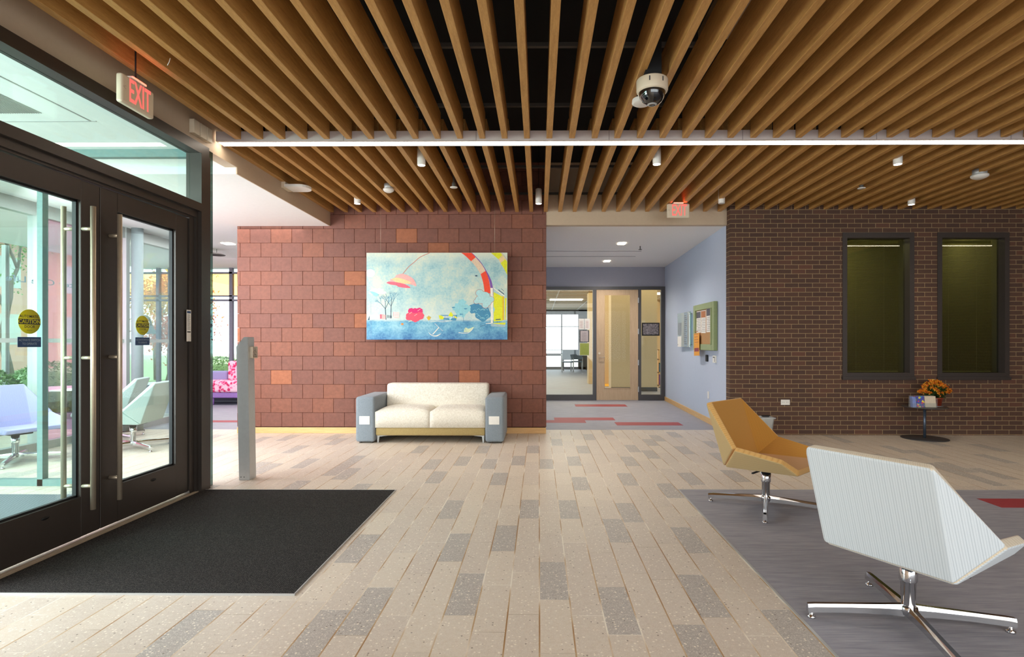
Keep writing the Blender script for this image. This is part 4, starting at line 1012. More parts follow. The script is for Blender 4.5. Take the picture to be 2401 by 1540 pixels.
# waste bin behind the orange chair
p = onZ(1790, 1026); wx_, wy_ = p.x, 7.45
wx_ = onY(1786, 1000, 7.45).x
t = thing('waste_bin', 'translucent plastic waste bin by the brick wall behind the orange chair', 'bin', (wx_, wy_, 0))
m = MB()
def rr(cx, cy, hx, hy, z, n=5, rad=0.03):
    out = []
    for sx, sy, a0 in ((1, 1, 0), (-1, 1, 90), (-1, -1, 180), (1, -1, 270)):
        for k in range(n): a = math.radians(a0+90*k/(n-1)); out.append((cx+sx*(hx-rad)+rad*math.cos(a), cy+sy*(hy-rad)+rad*math.sin(a), z))
    return [m.bm.verts.new(q) for q in out]
m.loft([rr(wx_, wy_, 0.10, 0.08, 0.0), rr(wx_, wy_, 0.135, 0.105, 0.29), rr(wx_, wy_, 0.15, 0.12, 0.292), rr(wx_, wy_, 0.15, 0.12, 0.305), rr(wx_, wy_, 0.13, 0.10, 0.305), rr(wx_, wy_, 0.095, 0.075, 0.006)], caps=True)
m.build('bucket', M['plastic_clear'], t)
m = MB(); m.box(wx_-0.08, wx_-0.01, wy_-0.06, wy_+0.05, 0.01, 0.25, 0); m.build('waste_paper', M['paper'], t)
m = MB(); m.box(wx_+0.04, wx_+0.15, wy_+0.07, wy_+0.125, 0.295, 0.312, 0, 0.005); m.build('handle', M['rubber'], t)
# outlets, switches
def plate(face, c, w_, h_, name, label, cat, slots=True):
    t = thing(name, label, cat, c); m = MB(); dz = Matrix.Translation(Vector(c)) @ (FY if face == 'y' else FXm)
    m.box(-w_/2, w_/2, -h_/2, h_/2, 0, 0.006, 0, 0.002, 1, dz); m.build('cover_plate', M['white'], t)
    if slots:
        for sx in (-1, 1):
            m = MB(); x = sx*w_*0.22 if w_ > h_ else 0; y = 0 if w_ > h_ else sx*h_*0.22
            m.box(x-0.011, x-0.008, y-0.006, y+0.006, 0.006, 0.0066, 0, 0, 1, dz); m.box(x+0.008, x+0.011, y-0.006, y+0.006, 0.006, 0.0066, 0, 0, 1, dz)
            m.build('socket', M['rail'], t)
plate('y', (3.46, BY-0.001, 0.461), 0.125, 0.074, 'power_outlet', 'white horizontal power outlet on the brick wall behind the orange chair', 'outlet')
def bw(px_, py_):   # point on the slightly angled blue wall
    X = 2.74
    for _ in range(6): q = onX(px_, py_, X); X = 2.705+(q.y-7.985)*(2.835-2.705)/4.615
    return q
q = bw(1661.5, 926); plate('x', (q.x-0.002, q.y, q.z), 0.08, 0.115, 'light_switch', 'white blank plate low on the pale blue wall', 'switch plate', False)
q = bw(1659.5, 839.5); t = thing('card_reader', 'small black card reader below the green bulletin board', 'card reader', q)
m = MB(); m.box(q.x-0.03, q.x-0.001, q.y-0.04, q.y+0.04, q.z-0.055, q.z+0.055, 0, 0.010, 3); m.build('body', M['rubber'], t)
q = bw(1677.5, 842); t = thing('thermostat', 'white thermostat panel beside the black card reader', 'thermostat', q)
m = MB(); m.box(q.x-0.025, q.x-0.001, q.y-0.065, q.y+0.065, q.z-0.055, q.z+0.055, 0, 0.004); m.build('body', M['white'], t)
m = MB(); m.box(q.x-0.0262, q.x-0.025, q.y-0.045, q.y+0.045, q.z+0.02, q.z+0.038); m.box(q.x-0.0262, q.x-0.025, q.y-0.045, q.y-0.025, q.z-0.04, q.z+0.02); m.build('display', M['dgrey'], t)
# bulletin board
a = bw(1638, 717); b = bw(1683, 822)
ya, yb = a.y, b.y; za, zb = b.z, a.z+0.0; X = min(a.x, b.x)-0.012
t = thing('bulletin_board', 'green framed cork bulletin board on the pale blue wall', 'board', (X, (ya+yb)/2, (za+zb)/2))
G = plain('green_frame', '8C9868', 0.5); fw = 0.13
m = MB()
for s_ in ((yb, yb+fw, za, zb), (ya-fw, ya, za, zb), (yb+fw, ya-fw, za, za+fw*0.75), (yb+fw, ya-fw, zb-fw*0.75, zb)):
    m.box(X-0.05, X+0.01, s_[0], s_[1], s_[2], s_[3], 0, 0.008)
for s_ in ((yb+fw-0.02, yb+fw+0.015, za+fw*.7, zb-fw*.7), (ya-fw-0.015, ya-fw+0.02, za+fw*.7, zb-fw*.7)): m.box(X-0.062, X-0.03, s_[0], s_[1], s_[2], s_[3], 0, 0.006)
m.build('frame', G, t)
m = MB(); m.box(X-0.03, X, yb+fw, ya-fw, za+fw*0.7, zb-fw*0.7); m.build('cork_panel', plain('cork', 'B58A5C', 0.9, var=0.15, nscale=120), t)
def flyer(y0, y1, z0, z1, cols, name, label, lines=8, tilt=0.0):
    m = MB(); m.box(X-0.034, X-0.032, y0, y1, z0, z1, 0)
    m.box(X-0.0345, X-0.034, y0+0.01, y1-0.01, z1-(z1-z0)*0.32, z1-0.012, 1)
    for k in range(lines):
        zz = z0+0.03+(z1-z0)*0.6*k/lines; m.box(X-0.0345, X-0.034, y0+0.02, y1-0.025-0.02*(k % 3), zz, zz+0.006, 2)
    if tilt: bmesh.ops.rotate(m.bm, verts=m.bm.verts[:], cent=(X, (y0+y1)/2, z1), matrix=Matrix.Rotation(tilt, 3, 'X'))
    return single(m, name, cols, label, 'flyer')
iw = (ya-fw)-(yb+fw); yl = ya-fw; zt = zb-fw*0.75-0.01
gp = M['paper']; dk = plain('flyer_dark', '55525A', 0.7); og = plain('flyer_orange', 'E39A2A', 0.6); mr_ = plain('flyer_maroon', '8A2A3A', 0.6); br_ = plain('flyer_brown', 'B06A3A', 0.6)
flyer(yl-iw*0.30, yl-0.01, zt-0.36, zt, [gp, dk, M['rail']], 'flyer', 'flyer with dark picture at the top left of the bulletin board')
flyer(yl-iw*0.62, yl-iw*0.33, zt-0.37, zt+0.0, [gp, br_, M['rail']], 'flyer', 'flyer with brown picture in the middle of the bulletin board', tilt=0.02)
flyer(yl-iw*0.95, yl-iw*0.66, zt-0.36, zt+0.02, [gp, dk, M['rail']], 'flyer', 'narrow white flyer at the top right of the bulletin board')
m = MB(); m.box(X-0.066, X-0.064, yl-iw*0.33, yl+0.03, za-0.10, zt-0.37, 0); m.box(X-0.0666, X-0.066, yl-iw*0.30, yl+0.0, za-0.03, za+0.03, 1)
for k in range(5): m.box(X-0.0666, X-0.066, yl-iw*0.28+0.02*(k % 3), yl-0.01, za+0.12+k*0.045, za+0.13+k*0.045, 2)
bmesh.ops.rotate(m.bm, verts=m.bm.verts[:], cent=(X, yl, zt-0.37), matrix=Matrix.Rotation(-0.03, 3, 'X'))
single(m, 'poster', [og, mr_, br_], 'long orange poster hanging over the lower edge of the bulletin board', 'poster')
# directory panel
a = bw(1598, 735); b = bw(1625, 813); Xd = min(bw(1598, 735).x, bw(1625, 813).x)-0.002; y0, y1 = b.y, a.y; z0, z1 = 1.22, 1.86
t = thing('directory_panel', 'clear acrylic directory panel with green edges on the blue wall', 'sign', (Xd, (y0+y1)/2, 1.5))
m = MB(); m.box(Xd-0.05, Xd-0.042, y0, y1, z0, z1); m.build('panel', M['acrylic'], t)
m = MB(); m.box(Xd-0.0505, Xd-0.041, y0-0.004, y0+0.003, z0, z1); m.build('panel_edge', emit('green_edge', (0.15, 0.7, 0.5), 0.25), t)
m = MB(); m.box(Xd-0.052, Xd-0.0505, y0+0.2, y0+0.42, z0+0.01, z1-0.01, 0); m.box(Xd-0.0525, Xd-0.0515, y1-0.30, y1-0.01, z0, z0+0.2, 1); m.box(Xd-0.0525, Xd-0.0515, y1-0.28, y1-0.04, z0+0.22, z1-0.18, 2)
for k in range(15): zz = z0+0.05+k*0.037; m.box(Xd-0.0535, Xd-0.0525, y0+0.22+0.03*(k % 3), y0+0.40+0.02*(k % 2), zz, zz+0.014, 3)
m.build('print', [plain('dir_blue', '8FA0B0', 0.5), M['paper'], plain('dir_grey', '8A9298', 0.6), M['dgrey']], t)
for yy in (y0+0.04, y1-0.04):
    for zz in (z0+0.04, z1-0.04): m = MB(); m.cyl((Xd-0.058, yy, zz), (Xd-0.004, yy, zz), 0.011, n=12); m.build('standoff', M['alu'], t)
# hall ceiling fixtures
for px_, py_, lb in ((1458, 570.5, 'nearer square recessed downlight in the hall ceiling'), (1423, 612, 'further square recessed downlight in the hall ceiling')):
    q = onZ(px_, py_, 2.998); m = MB(); m.box(q.x-0.06, q.x+0.06, q.y-0.1, q.y+0.1, 2.992, 2.999, 0); single(m, 'recessed_light', M['lamp'], lb, 'light')
    l = bpy.data.lights.new('hall_beam', 'SPOT'); l.energy = 160; l.color = (1, 0.93, 0.86); l.spot_size = 2.6; l.spot_blend = 0.8; l.shadow_soft_size = 0.05
    lo = bpy.data.objects.new('hall_beam', l); COL.objects.link(lo); lo.location = (q.x, q.y, 2.985)
qa = onZ(1285, 588, 2.99); qb = onZ(1490, 600, 2.99)
m = MB(); m.box(0.12, qb.x, qb.y, qa.y, 2.985, 2.999, 0); m.box(0.12, qb.x, qa.y-0.01, qa.y, 2.98, 2.985, 1); m.box(0.12, qb.x, qb.y, qb.y+0.01, 2.98, 2.985, 1)
single(m, 'linear_diffuser', [M['hallceil'], M['dgrey']], 'long air slot in the hall ceiling', 'vent')
q = onZ(1501, 582, 2.96); t = thing('fire_sprinkler', 'pendent sprinkler head on the white hall ceiling', 'sprinkler', (q.x, q.y, 3.0))
m = MB(); m.cyl((q.x, q.y, 2.94), (q.x, q.y, 2.998), 0.008, n=8); m.build('stem', M['rail'], t)
m = MB(); m.cyl((q.x, q.y, 2.935), (q.x, q.y, 2.94), 0.032, n=16); m.build('deflector', M['rail'], t)

# ================================================================== GLASS PARTITION AND THE ROOM BEYOND
PYp = 12.5
def pq(px_): return onY(px_, 800, PYp).x
m = MB(); zt = 2.56
m.box(-1.0, pq(1559), PYp-0.03, PYp+0.07, 2.49, zt); m.box(-1.0, pq(1398), PYp-0.03, PYp+0.07, 0, 0.13); m.box(pq(1496.5), pq(1559), PYp-0.03, PYp+0.07, 0, 0.13)
m.box(pq(1390), pq(1398), PYp-0.03, PYp+0.07, 0.13, 2.49); m.box(pq(1496.5), pq(1503), PYp-0.03, PYp+0.07, 0.13, 2.49); m.box(pq(1549.5), pq(1559), PYp-0.03, PYp+0.07, 0.13, 2.49)
struct(m, 'trim_4', M['dgrey'])
m = MB(); m.box(-1.0, pq(1390), PYp+0.02, PYp+0.028, 0.13, 2.49); struct(m, 'window_4', M['glass'])
m = MB(); m.box(pq(1503), pq(1549.5), PYp+0.02, PYp+0.028, 0.13, 2.49); struct(m, 'window_5', M['glass'])
dx0, dx1 = pq(1398.5), pq(1496); gx0, gx1 = pq(1416.5), pq(1478); gz0, gz1 = onY(1, 909, PYp).z, onY(1, 692, PYp).z
m = MB(); m.box(dx0, gx0, PYp-0.02, PYp+0.025, 0.01, 2.52); m.box(gx1, dx1, PYp-0.02, PYp+0.025, 0.01, 2.52); m.box(gx0, gx1, PYp-0.02, PYp+0.025, 0.01, gz0); m.box(gx0, gx1, PYp-0.02, PYp+0.025, gz1, 2.52)
d3 = struct(m, 'door_3', M['oak'])
m = MB(); g = 0.012
for s_ in ((gx0, gx0+g, gz0, gz1), (gx1-g, gx1, gz0, gz1), (gx0, gx1, gz0, gz0+g), (gx0, gx1, gz1-g, gz1)): m.box(s_[0], s_[1], PYp-0.028, PYp-0.018, s_[2], s_[3])
m.build('glazing_bead', M['oak'], d3)
m = MB(); m.box(gx0, gx1, PYp, PYp+0.006, gz0, gz1); m.build('pane', M['glasslow'], d3)
hz = onY(1, 837, PYp).z; hx = pq(1405)
m = MB(); m.cyl((hx, PYp-0.07, hz), (hx, PYp-0.02, hz), 0.01); m.tube([(hx, PYp-0.07, hz), (hx+0.12, PYp-0.07, hz)], 0.009, 10); m.cyl((hx, PYp-0.03, hz+0.09), (hx, PYp-0.02, hz+0.09), 0.025); m.build('lever_handle', M['steel'], d3)
for zz in (2.25, 1.55, 0.85, 0.25):
    m = MB(); m.box(pq(1495), pq(1497.5), PYp-0.034, PYp-0.02, zz-0.06, zz+0.06); m.build('hinge', M['alu'], d3)
# notices on the partition glass
def notice(x0, x1, y0, y1, mats, label, kind='notice', border=0.0):
    a = onY(x0, y0, PYp+0.015); b = onY(x1, y1, PYp+0.015); m = MB()
    m.box(a.x, b.x, PYp+0.012, PYp+0.018, b.z, a.z, 0)
    if border: m.box(a.x+border, b.x-border, PYp+0.010, PYp+0.012, b.z+border*0.6, a.z-border*0.6, 1)
    n = 7
    for k in range(n): zz = b.z+(a.z-b.z)*(0.15+0.7*k/n); m.box(a.x+0.03+border, b.x-0.03-border, PYp+0.009, PYp+0.010, zz, zz+0.005, 2)
    single(m, kind, mats, label, 'notice')
red_ = plain('notice_red', 'A8483C', 0.7); gr_ = plain('notice_green', '9CA64E', 0.7); pk_ = plain('notice_grey', 'BDB0AE', 0.7)
notice(1357, 1369.5, 747, 772, [M['paper'], M['paper'], red_], 'white sheet with red print, left of the two on the partition glass')
notice(1370.5, 1383, 747, 772, [M['paper'], M['paper'], red_], 'white sheet with red print, right of the two on the partition glass')
notice(1358.5, 1381.5, 774, 802, [M['dgrey'], pk_, M['rail']], 'dark framed grey notice on the partition glass', 'framed_notice', 0.025)
notice(1359, 1382, 804, 833, [M['paper'], gr_, plain('notice_olive', '8A9A34', 0.7)], 'yellow-green sheet on the partition glass below the framed notice', 'notice', 0.008)
a = onY(1505, 756.5, PYp+0.015); b = onY(1546.5, 787, PYp+0.015); m = MB(); m.box(a.x, b.x, PYp+0.005, PYp+0.018, b.z, a.z, 0); m.box(a.x+0.025, b.x-0.025, PYp+0.003, PYp+0.005, b.z+0.025, a.z-0.025, 1)
n_ = NT('old_photo'); n_.base(n_.ramp(n_.noise(n_.coord(), 28, 4, 0.7), [(0.35, srgb('3A3638')), (0.65, srgb('9A9092'))])); n_.set(rough=0.5)
single(m, 'framed_photograph', [M['rubber'], n_.m], 'black framed group photograph in the narrow side window', 'photograph')
# room beyond
m = MB(); m.box(-6, 8, 12.6, 27.0, 2.9, 3.0); 
struct(m, 'ceiling_far_room', plain('far_ceiling', 'CDBFA4', 0.8))
m = MB()
for k in range(12): m.box(-6, 8, 13.2+k*1.22, 13.24+k*1.22, 2.885, 2.9)
for k in range(11): m.box(-5.5+k*1.22, -5.46+k*1.22, 12.6, 27, 2.886, 2.9)
struct(m, 'trim_5', M['ceil'])
for k, (xx, yy) in enumerate(((1.0, 15.6), (1.0, 20.5), (-1.5, 18.0), (4.2, 18.0))):
    m = MB(); m.box(xx-0.6, xx+0.6, yy-0.3, yy+0.3, 2.875, 2.884); single(m, 'ceiling_troffer', M['lampdim'], ['bright ceiling light panel nearest behind the glass partition', 'ceiling light panel deep in the room behind the partition', 'left ceiling light panel in the far room', 'right ceiling light panel in the far room'][k], 'light')
area('far_room_light', (1.5, 17.5, 2.86), (0, 0, 0), 6, 8, 260, (1.0, 0.86, 0.62))
c1 = onY(1380, 800, 17.4).x; c2 = onY(1391.5, 800, 17.4).x
struct(box1(c1, c2+0.5, 17.4, 17.9, 0, 2.9), 'wall_far_pier', M['cream'])
w1 = onY(1433, 800, 14.8).x; w2 = onY(1541, 800, 14.8).x
m = MB(); m.box(w1, w2, 14.8, 15.3, 0.0, 2.9); struct(m, 'wall_far_core', M['cream'])
struct(box1(w1, w2, 14.785, 14.8, 0, 0.11), 'baseboard_far', M['rail'])
struct(box1(c2+0.5, 5.0, 21.0, 21.2, 0, 2.9), 'wall_far_back', M['cream'])
struct(box1(4.9, 5.0, 12.6, 21.0, 0, 2.9), 'wall_far_side', M['cream'])
q = onY(1419, 767.5, 20.95); t = thing('wall_clock', 'round wall clock seen through the wooden door glass', 'clock', (q.x, 20.95, q.z))
m = MB(); m.lathe([(0.0, 0.0), (0.16, 0.0), (0.19, 0.02), (0.19, 0.05), (0.0, 0.05)], (q.x, 21.0, q.z), n=36, axis=(0, -1, 0), caps=False); m.build('case', M['rubber'], t)
m = MB(); m.cyl((q.x, 20.947, q.z), (q.x, 20.94, q.z), 0.165, n=36)
m.build('dial', M['cream'], t)
m = MB(); m.box(q.x-0.005, q.x+0.005, 20.93, 20.938, q.z-0.01, q.z+0.13); m.box(q.x-0.005, q.x+0.09, 20.93, 20.938, q.z-0.005, q.z+0.006); m.build('hands', M['rubber'], t)
q = onZ(1424, 880); 
t = thing('armchair', 'yellow upholstered chair seen through the wooden door glass', 'chair', (q.x-0.1, 19.6, 0))
yx = q.x-0.1; ym = plain('yellow_upholstery', 'D9A63A', 0.8)
m = MB(); m.box(yx-0.45, yx+0.45, 19.3, 19.9, 0.12, 0.45, 0, 0.05, 3); m.build('seat', ym, t); m = MB(); m.box(yx-0.45, yx+0.45, 19.85, 20.05, 0.3, 0.85, 0, 0.05, 3); m.build('backrest', ym, t)
for a in (-0.4, 0.4):
    for b in (19.35, 20.0): m = MB(); m.cyl((yx+a, b, 0), (yx+a, b, 0.13), 0.02, n=8); m.build('leg', M['rail'], t)
single(box1(q.x-1.0, q.x+0.7, 16.4, 18.4, 0.0, 0.012), 'rug', plain('yellow_rug', 'D9A030', 0.9), 'yellow rug seen through the wooden door glass', 'rug')
# bookshelf at the right of the side window
sx_ = onY(1541.5, 800, 16).x
t = thing('bookcase', 'low bookcase glimpsed at the right edge of the narrow side window', 'bookcase', (sx_+0.5, 16.2, 0))
m = MB()
for zz in (0.05, 0.42, 0.80, 1.08): m.box(sx_+0.02, sx_+1.1, 16.0, 16.35, zz, zz+0.03)
m.box(sx_+0.02, sx_+0.04, 16.0, 16.35, 0, 1.1); m.box(sx_+1.08, sx_+1.1, 16.0, 16.35, 0, 1.1); m.build('frame', M['maple'], t)
r = random.Random(2); bc_ = [('purple', '8A5A9A'), ('cream', 'D0C8B0'), ('orange', 'C06A4A'), ('blue', '5A7A9A'), ('green', '5A8A5A'), ('red', 'A83A3A'), ('grey', '7A7A7A'), ('black', '202020')]; bi = 0
for zz in (0.08, 0.45):
    x = sx_+0.05
    while x < sx_+0.15:
        w_ = r.uniform(0.02, 0.05); m = MB(); m.box(x, x+w_-0.003, 16.02, 16.25, zz, zz+r.uniform(0.2, 0.3))
        cn, ch_ = bc_[bi % 8]; bi += 1; single(m, 'book', plain('book_cover', ch_, 0.7), cn+' book on the low bookcase beyond the side window', 'book', group='books on the far bookcase'); x += w_
# far windows
m = MB()
for px_ in (1271, 1317, 1357): x = onY(px_, 800, 27).x; m.box(x-0.03, x+0.03, 26.95, 27.05, 0, 2.68)
for py_, h in ((766, 0.03), (820, 0.03), (831, 0.12)): z = onY(1, py_, 27).z; m.box(-6, onY(1357, 800, 27).x, 26.95, 27.05, z-h/2, z+h/2)
m.box(-6, 8, 26.9, 27.0, 2.66, 2.9); m.box(onY(1357, 800, 27).x, 8, 26.9, 27.05, 0, 2.9); m.box(-6, 3, 26.9, 27.1, 0, 0.12)
struct(m, 'window_6', M['rail'])
def office_chair(x, y, label, rz):
    t = thing('office_chair', label, 'chair', (x, y, 0), 'grey chairs by the far window')
    gm = M['dgrey']; bl_ = plain('blue_grey_mesh', '5C6C7C', 0.7)
    m = MB(); m.box(x-0.25, x+0.25, y-0.24, y+0.24, 0.42, 0.47, 0, 0.015); m.build('seat', bl_, t)
    m = MB(); m.box(x-0.24, x+0.24, y-0.27, y-0.24, 0.55, 0.98, 0, 0.01); m.build('backrest', bl_, t)
    for a, b in ((-1, -1), (1, -1), (-1, 1), (1, 1)): m = MB(); m.tube([(x+a*0.25, y+b*0.25, 0.0), (x+a*0.25, y+b*0.22, 0.64 if b < 0 else 0.45)], 0.014, 8); m.build('leg', M['alu'], t)
    return t
office_chair(onY(1331, 800, 24.5).x, 24.5, 'blue-grey mesh chair nearest the window mullion in the far room', 0)
office_chair(onY(1352, 800, 25.0).x, 25.0, 'blue-grey chair half behind the notices in the far room', 0)
t = thing('office_table', 'table between the grey chairs by the far window', 'table', (onY(1346, 800, 25.8).x, 25.8, 0)); xx = onY(1346, 800, 25.8).x
m = MB(); m.box(xx-0.6, xx+0.7, 25.4, 26.3, 0.71, 0.74); m.build('table_top', M['ceil'], t)
for a in (-0.5, 0.6):
    for b in (25.5, 26.2): m = MB(); m.cyl((xx+a, b, 0), (xx+a, b, 0.71), 0.02, n=8); m.build('leg', M['rail'], t)

# ================================================================== VESTIBULE AND LOUNGE
m = MB()
n_ = NT('entrance_grille'); wv = n_.n('TexWave'); wv.bands_direction = 'X'; wv.inputs['Scale'].default_value = 12; n_.l(n_.coord(rot=(0, 0, 0.0)), wv.inputs['Vector'])
n_.base(n_.ramp(wv.outputs[1], [(0.3, srgb('30343A')), (0.6, srgb('8A9298'))])); n_.set(rough=0.5)
m.box(-5.9, -3.08, 0.0, 4.70, 0.0, 0.006); single(m, 'entrance_grille', n_.m, 'ribbed metal floor grille inside the glass vestibule', 'mat')
m = MB(); m.box(-6.03, -3.05, 4.99, 5.05, 0.0, 0.06); m.box(-6.03, -3.05, 4.99, 5.05, 2.98, 3.05); m.box(-6.05, -5.98, 4.98, 5.06, 0, 3.05); m.box(-4.55, -4.50, 4.99, 5.05, 0, 3.05)
g7 = struct(m, 'window_7', plain('teal_grey_frame', '6E8A88', 0.5)); struct(box1(-5.98, -3.05, 5.015, 5.023, 0.06, 2.98), 'pane', M['glasslow'], g7)
# facade
XF = -6.06
m = MB(); ys = [0.0, 2.2, 4.4, 6.62, 8.05, 9.42]
for y in ys: m.box(XF-0.06, XF+0.06, y-0.035, y+0.035, 0, 3.05)
m.box(XF-0.05, XF+0.05, 0, 9.45, 0.0, 0.10); m.box(XF-0.05, XF+0.05, 0, 9.45, 2.82, 3.05); m.box(XF-0.03, XF+0.03, 5.1, 9.45, 1.30, 1.35)
g8 = struct(m, 'window_8', M['alu'])
for i, (a, b) in enumerate(zip(ys, ys[1:])): struct(box1(XF-0.005, XF+0.005, a+0.035, b-0.035, 0.10, 2.82), 'pane', M['glasspink'] if i == 3 else M['glasslow'], g8)
m = MB(); a = onX(0, 652, XF+0.01); b = onX(165, 666, XF+0.01)
m.text('tter One Life Is', 0.105, Matrix.Translation((XF+0.012, (a.y+b.y)/2, (a.z+b.z)/2)) @ Matrix(((0, 0, -1, 0), (-1, 0, 0, 0), (0, 1, 0, 0), (0, 0, 0, 1))), 0, 0.001, xs=1.75)
m.build('lettering', plain('slate_letters', '5F7480', 0.5), g8)
m = MB()
for xx in (-9.2, -7.6, -6.12): m.box(xx, xx+0.07, 9.42, 9.49, 0.08, 2.97)
m.box(-9.2, -6.05, 9.42, 9.49, 0, 0.08); g10 = struct(m, 'window_10', M['alu']); struct(box1(-9.13, -6.12, 9.45, 9.46, 0.08, 2.97), 'pane', M['glasslow'], g10)
q = onY(322, 800, 8.1)
single((lambda mm: (mm.cyl((q.x, 8.1, 0), (q.x, 8.1, 2.975), 0.075, n=32), mm)[1])(MB()), 'round_column', plain('grey_column', '8E9A9C', 0.45), 'slim round grey column behind the right glass door', 'column')
# lounge window wall
LY = 12.4
m = MB()
for py_, h in ((640, 0.04), (694, 0.03), (704, 0.04)): z = onY(520, py_, LY).z; m.box(-9.2, -0.5, LY-0.04, LY+0.04, z-h/2, z+h/2)
for px_ in (372, 400, 543): x = onY(px_, 800, LY).x; m.box(x-0.035, x+0.035, LY-0.04, LY+0.04, 0, 3.0)
m.box(-9.2, -0.5, LY-0.05, LY+0.05, 0, 0.35)
g9 = struct(m, 'window_9', plain('lounge_mullion', '6E6A78', 0.5))
z1, z2 = onY(520, 641, LY).z, onY(520, 693, LY).z
struct(box1(-9.2, -0.5, LY+0.0, LY+0.01, z1, 3.0), 'pane', M['glass'], g9); struct(box1(-9.2, -0.5, LY+0.0, LY+0.01, z2, z1), 'pane', M['glassorange'], g9); struct(box1(-9.2, -0.5, LY, LY+0.01, 0.35, z2), 'pane', M['glass'], g9)
# patterned sofa in the lounge
sx1 = onY(556, 900, 11.6).x+0.9; sx0 = onY(495, 900, 11.6).x-0.9
t = thing('lounge_sofa', 'pink patterned sofa with purple base in the lounge left of the terracotta wall', 'sofa', ((sx0+sx1)/2, 11.8, 0))
m = MB(); m.box(sx0, sx1, 11.45, 12.2, 0.15, 0.26, 0, 0.02); m.build('base', M['purplesofa'], t)
m = MB(); m.box(sx0, sx1, 11.43, 12.0, 0.262, 0.50, 0, 0.05, 3); m.build('seat_cushion', M['floral'], t)
xb = onY(534, 880, 12.0).x
m = MB(); m.box(xb, sx1, 11.98, 12.22, 0.35, 0.90, 0, 0.05, 3); m.build('back_cushion', M['floral'], t)
m = MB(); m.box(sx0, xb-0.01, 11.98, 12.2, 0.3, 0.68, 0, 0.04, 3); m.build('armrest', M['lavfab'], t)
for a in (onY(502, 900, 11.55).x, sx1-0.1): m = MB(); m.cyl((a, 11.52, 0), (a, 11.52, 0.16), 0.018, 0.025, n=10); m.build('leg', M['purplesofa'], t)
# lounge ceiling: recessed light and a hanging lamp ring
q = onZ(535, 571, 2.972); m = MB(); m.box(q.x-0.08, q.x+0.08, q.y-0.08, q.y+0.08, 2.966, 2.974); single(m, 'recessed_light', M['lamp'], 'square recessed downlight in the lounge ceiling', 'light')
q = onY(508, 597, 9.9); t = thing('pendant_lamp', 'dark curved pendant lamp under the lounge ceiling', 'lamp', (q.x, 9.9, q.z))
m = MB(); m.lathe([(0.0, 0.02), (0.10, 0.015), (0.14, -0.01), (0.145, -0.005), (0.10, 0.025), (0.0, 0.03)], q, n=28, caps=False); m.build('shade', M['rail'], t)
m = MB(); m.cyl((q.x, 9.9, q.z+0.02), (q.x, 9.9, 2.976), 0.004, n=6); m.build('cord', M['rail'], t)
area('lounge_pink_fill', (-5.0, 11.2, 2.9), (0.35, 0.15, 0), 3.0, 1.2, 60, (1.0, 0.62, 0.85))  # added pink fill lamp, not one of the ceiling fixtures

# ================================================================== OUTSIDE
m = MB(); m.box(-60, -6.2, -20, 60, -0.25, -0.12, 0); m.box(-60, 30, 28, 70, -0.25, -0.12, 0); m.box(-6.3, 0, 12.6, 28, -0.25, -0.12, 1)
m.box(-60, -14, -20, 60, -0.12, -0.08, 1)
struct(m, 'ground', [M['paving'], M['grass']])
def tree(x, y, h, label, leafm, seed, dens=260, cr=1.0):
    t = thing('tree', label, 'tree', (x, y, -0.1)); r = random.Random(seed); m = MB(); tips = []
    def br(p, d, L, rad, dep):
        pts = [p]; q = Vector(p)
        for k in range(3):
            q = q+d*L/3+Vector((r.uniform(-1, 1), r.uniform(-1, 1), r.uniform(-.3, .5)))*L*0.05; pts.append(q.copy())
        m.tube(pts, [rad, rad*0.9, rad*0.8, rad*0.65], 5); tips.append(pts[-1]); tips.append(pts[2])
        if dep:
            for k in range(r.choice((2, 3, 3))):
                a = r.uniform(0, 2*PI); d2 = (d+Vector((math.cos(a), math.sin(a), r.uniform(0.0, 0.6)))*0.75).normalized(); br(q, d2, L*r.uniform(0.62, 0.8), rad*0.6, dep-1)
    br(Vector((x, y, -0.1)), Vector((0, 0, 1)), h*0.33, h*0.018, 4)
    m.build('trunk', M['bark'], t)
    m = MB(); tips = [q for q in tips if q.z > h*0.35]
    for k in range(dens*3):
        q = r.choice(tips)+Vector((r.gauss(0, 1), r.gauss(0, 1), r.gauss(0, 1)))*0.28*cr
        leafblade(m, q, (r.uniform(-1, 1), r.uniform(-1, 1), r.uniform(-1, 1)), 0.12*cr, 0.08*cr)
    m.norecalc = True; m.build('foliage', leafm, t)
tree(-14.2, 20.5, 6.5, 'tall bare-branched tree outside, behind the right glass door', M['leafg'], 1, 500, 0.7)
tree(-12.3, 18.2, 3.6, 'autumn yellow tree outside the lounge glazing', M['leafo'], 2, 1400)
tree(-10.6, 16.4, 2.4, 'small russet tree outside the lounge glazing', M['leafr'], 3, 900, 0.8)
tree(-15.5, 16.2, 7.0, 'tall green tree outside the vestibule glass', M['leafg'], 4, 1200, 0.9)
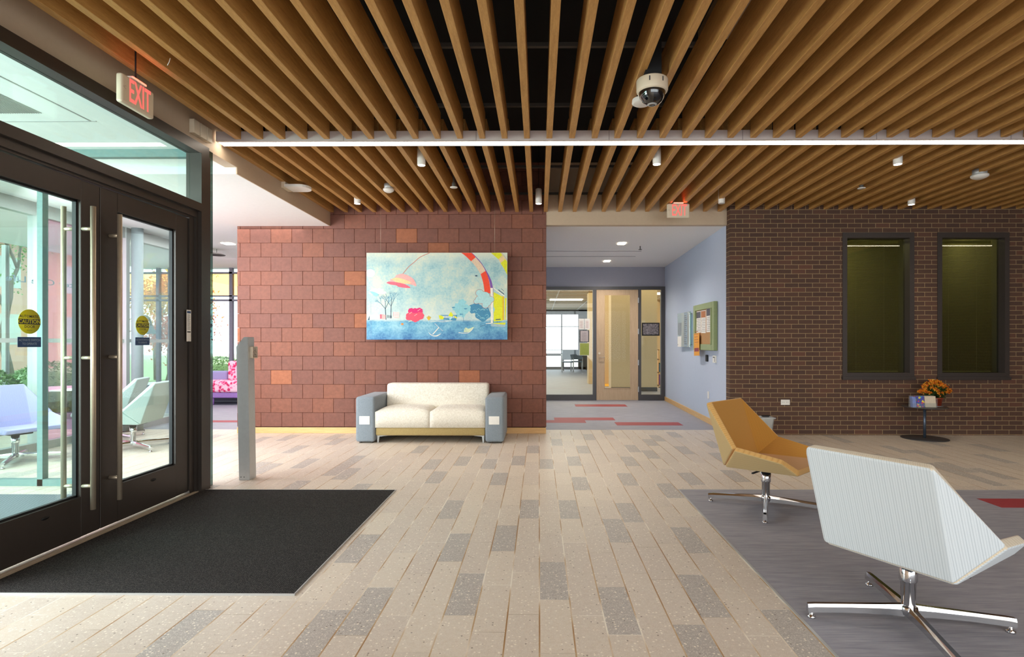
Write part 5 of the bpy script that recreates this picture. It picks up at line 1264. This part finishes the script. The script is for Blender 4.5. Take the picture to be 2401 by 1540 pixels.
tree(-10.5, 26.0, 7.0, 'pale tree seen through the lounge window beside the terracotta wall', M['leafg'], 6, 1200)
def shrub(x, y, rx, h, label, mt, seed):
    r = random.Random(seed); m = MB()
    for k in range(2200):
        a = r.uniform(0, 2*PI); e = math.asin(r.random()); q = Vector((x+rx*math.cos(a)*math.cos(e), y+rx*math.sin(a)*math.cos(e), h*math.sin(e)-0.1))
        leafblade(m, q, (r.uniform(-1, 1), r.uniform(-1, 1), r.uniform(-.2, 1)), 0.08, 0.05)
    m.sphere((x, y, -0.1), 1.0, 12, 0, (rx*0.85, rx*0.85, h*0.85)); m.norecalc = True
    single(m, 'shrub', mt, label, 'shrub')
shrub(-8.6, 8.4, 0.7, 1.0, 'green shrub outside the left glass door', M['leafg'], 1)
shrub(-9.5, 10.8, 0.9, 1.0, 'green shrub outside past the round column', M['leafg'], 2)
shrub(-8.4, 14.5, 0.9, 1.0, 'leafy green shrub outside behind the patterned sofa', M['leafg'], 3)
m = MB(); m.box(-34, -26, 8, 34, -0.1, 6.5, 0)
for k in range(6): 
    for z in (1.2, 4.0): m.box(-26.02, -25.98, 10+k*4, 11.6+k*4, z, z+1.5, 1)
m.prism([(-35, 6.5), (-25, 6.5), (-30, 9.0)], 'y', 7.5, 34.5, 2)
single(m, 'building', [M['redbuilding'], M['alu'], M['rail']], 'red brick building across the lawn outside the doors', 'building')
def lamp_post(x, y):
    t = thing('street_lamp', 'curved-neck street lamp outside the left glass door' if y < 12 else 'curved-neck street lamp outside the right glass door', 'lamp', (x, y, -0.1))
    m = MB(); m.tube([(x, y, -0.1), (x, y, 1.75)]+[(x, y+0.22-0.22*math.cos(a), 1.75+0.25*math.sin(a)) for a in [PI*k/8 for k in range(1, 9)]], 0.03, 8); m.build('post', M['dgrey'], t)
    m = MB(); m.lathe([(0.04, 0.0), (0.06, -0.08), (0.20, -0.20), (0.21, -0.22), (0.0, -0.2)], (x, y+0.44, 1.75), n=20, caps=False); m.build('shade', M['dgrey'], t)
lamp_post(-8.4, 6.6); lamp_post(-10.3, 14.2)
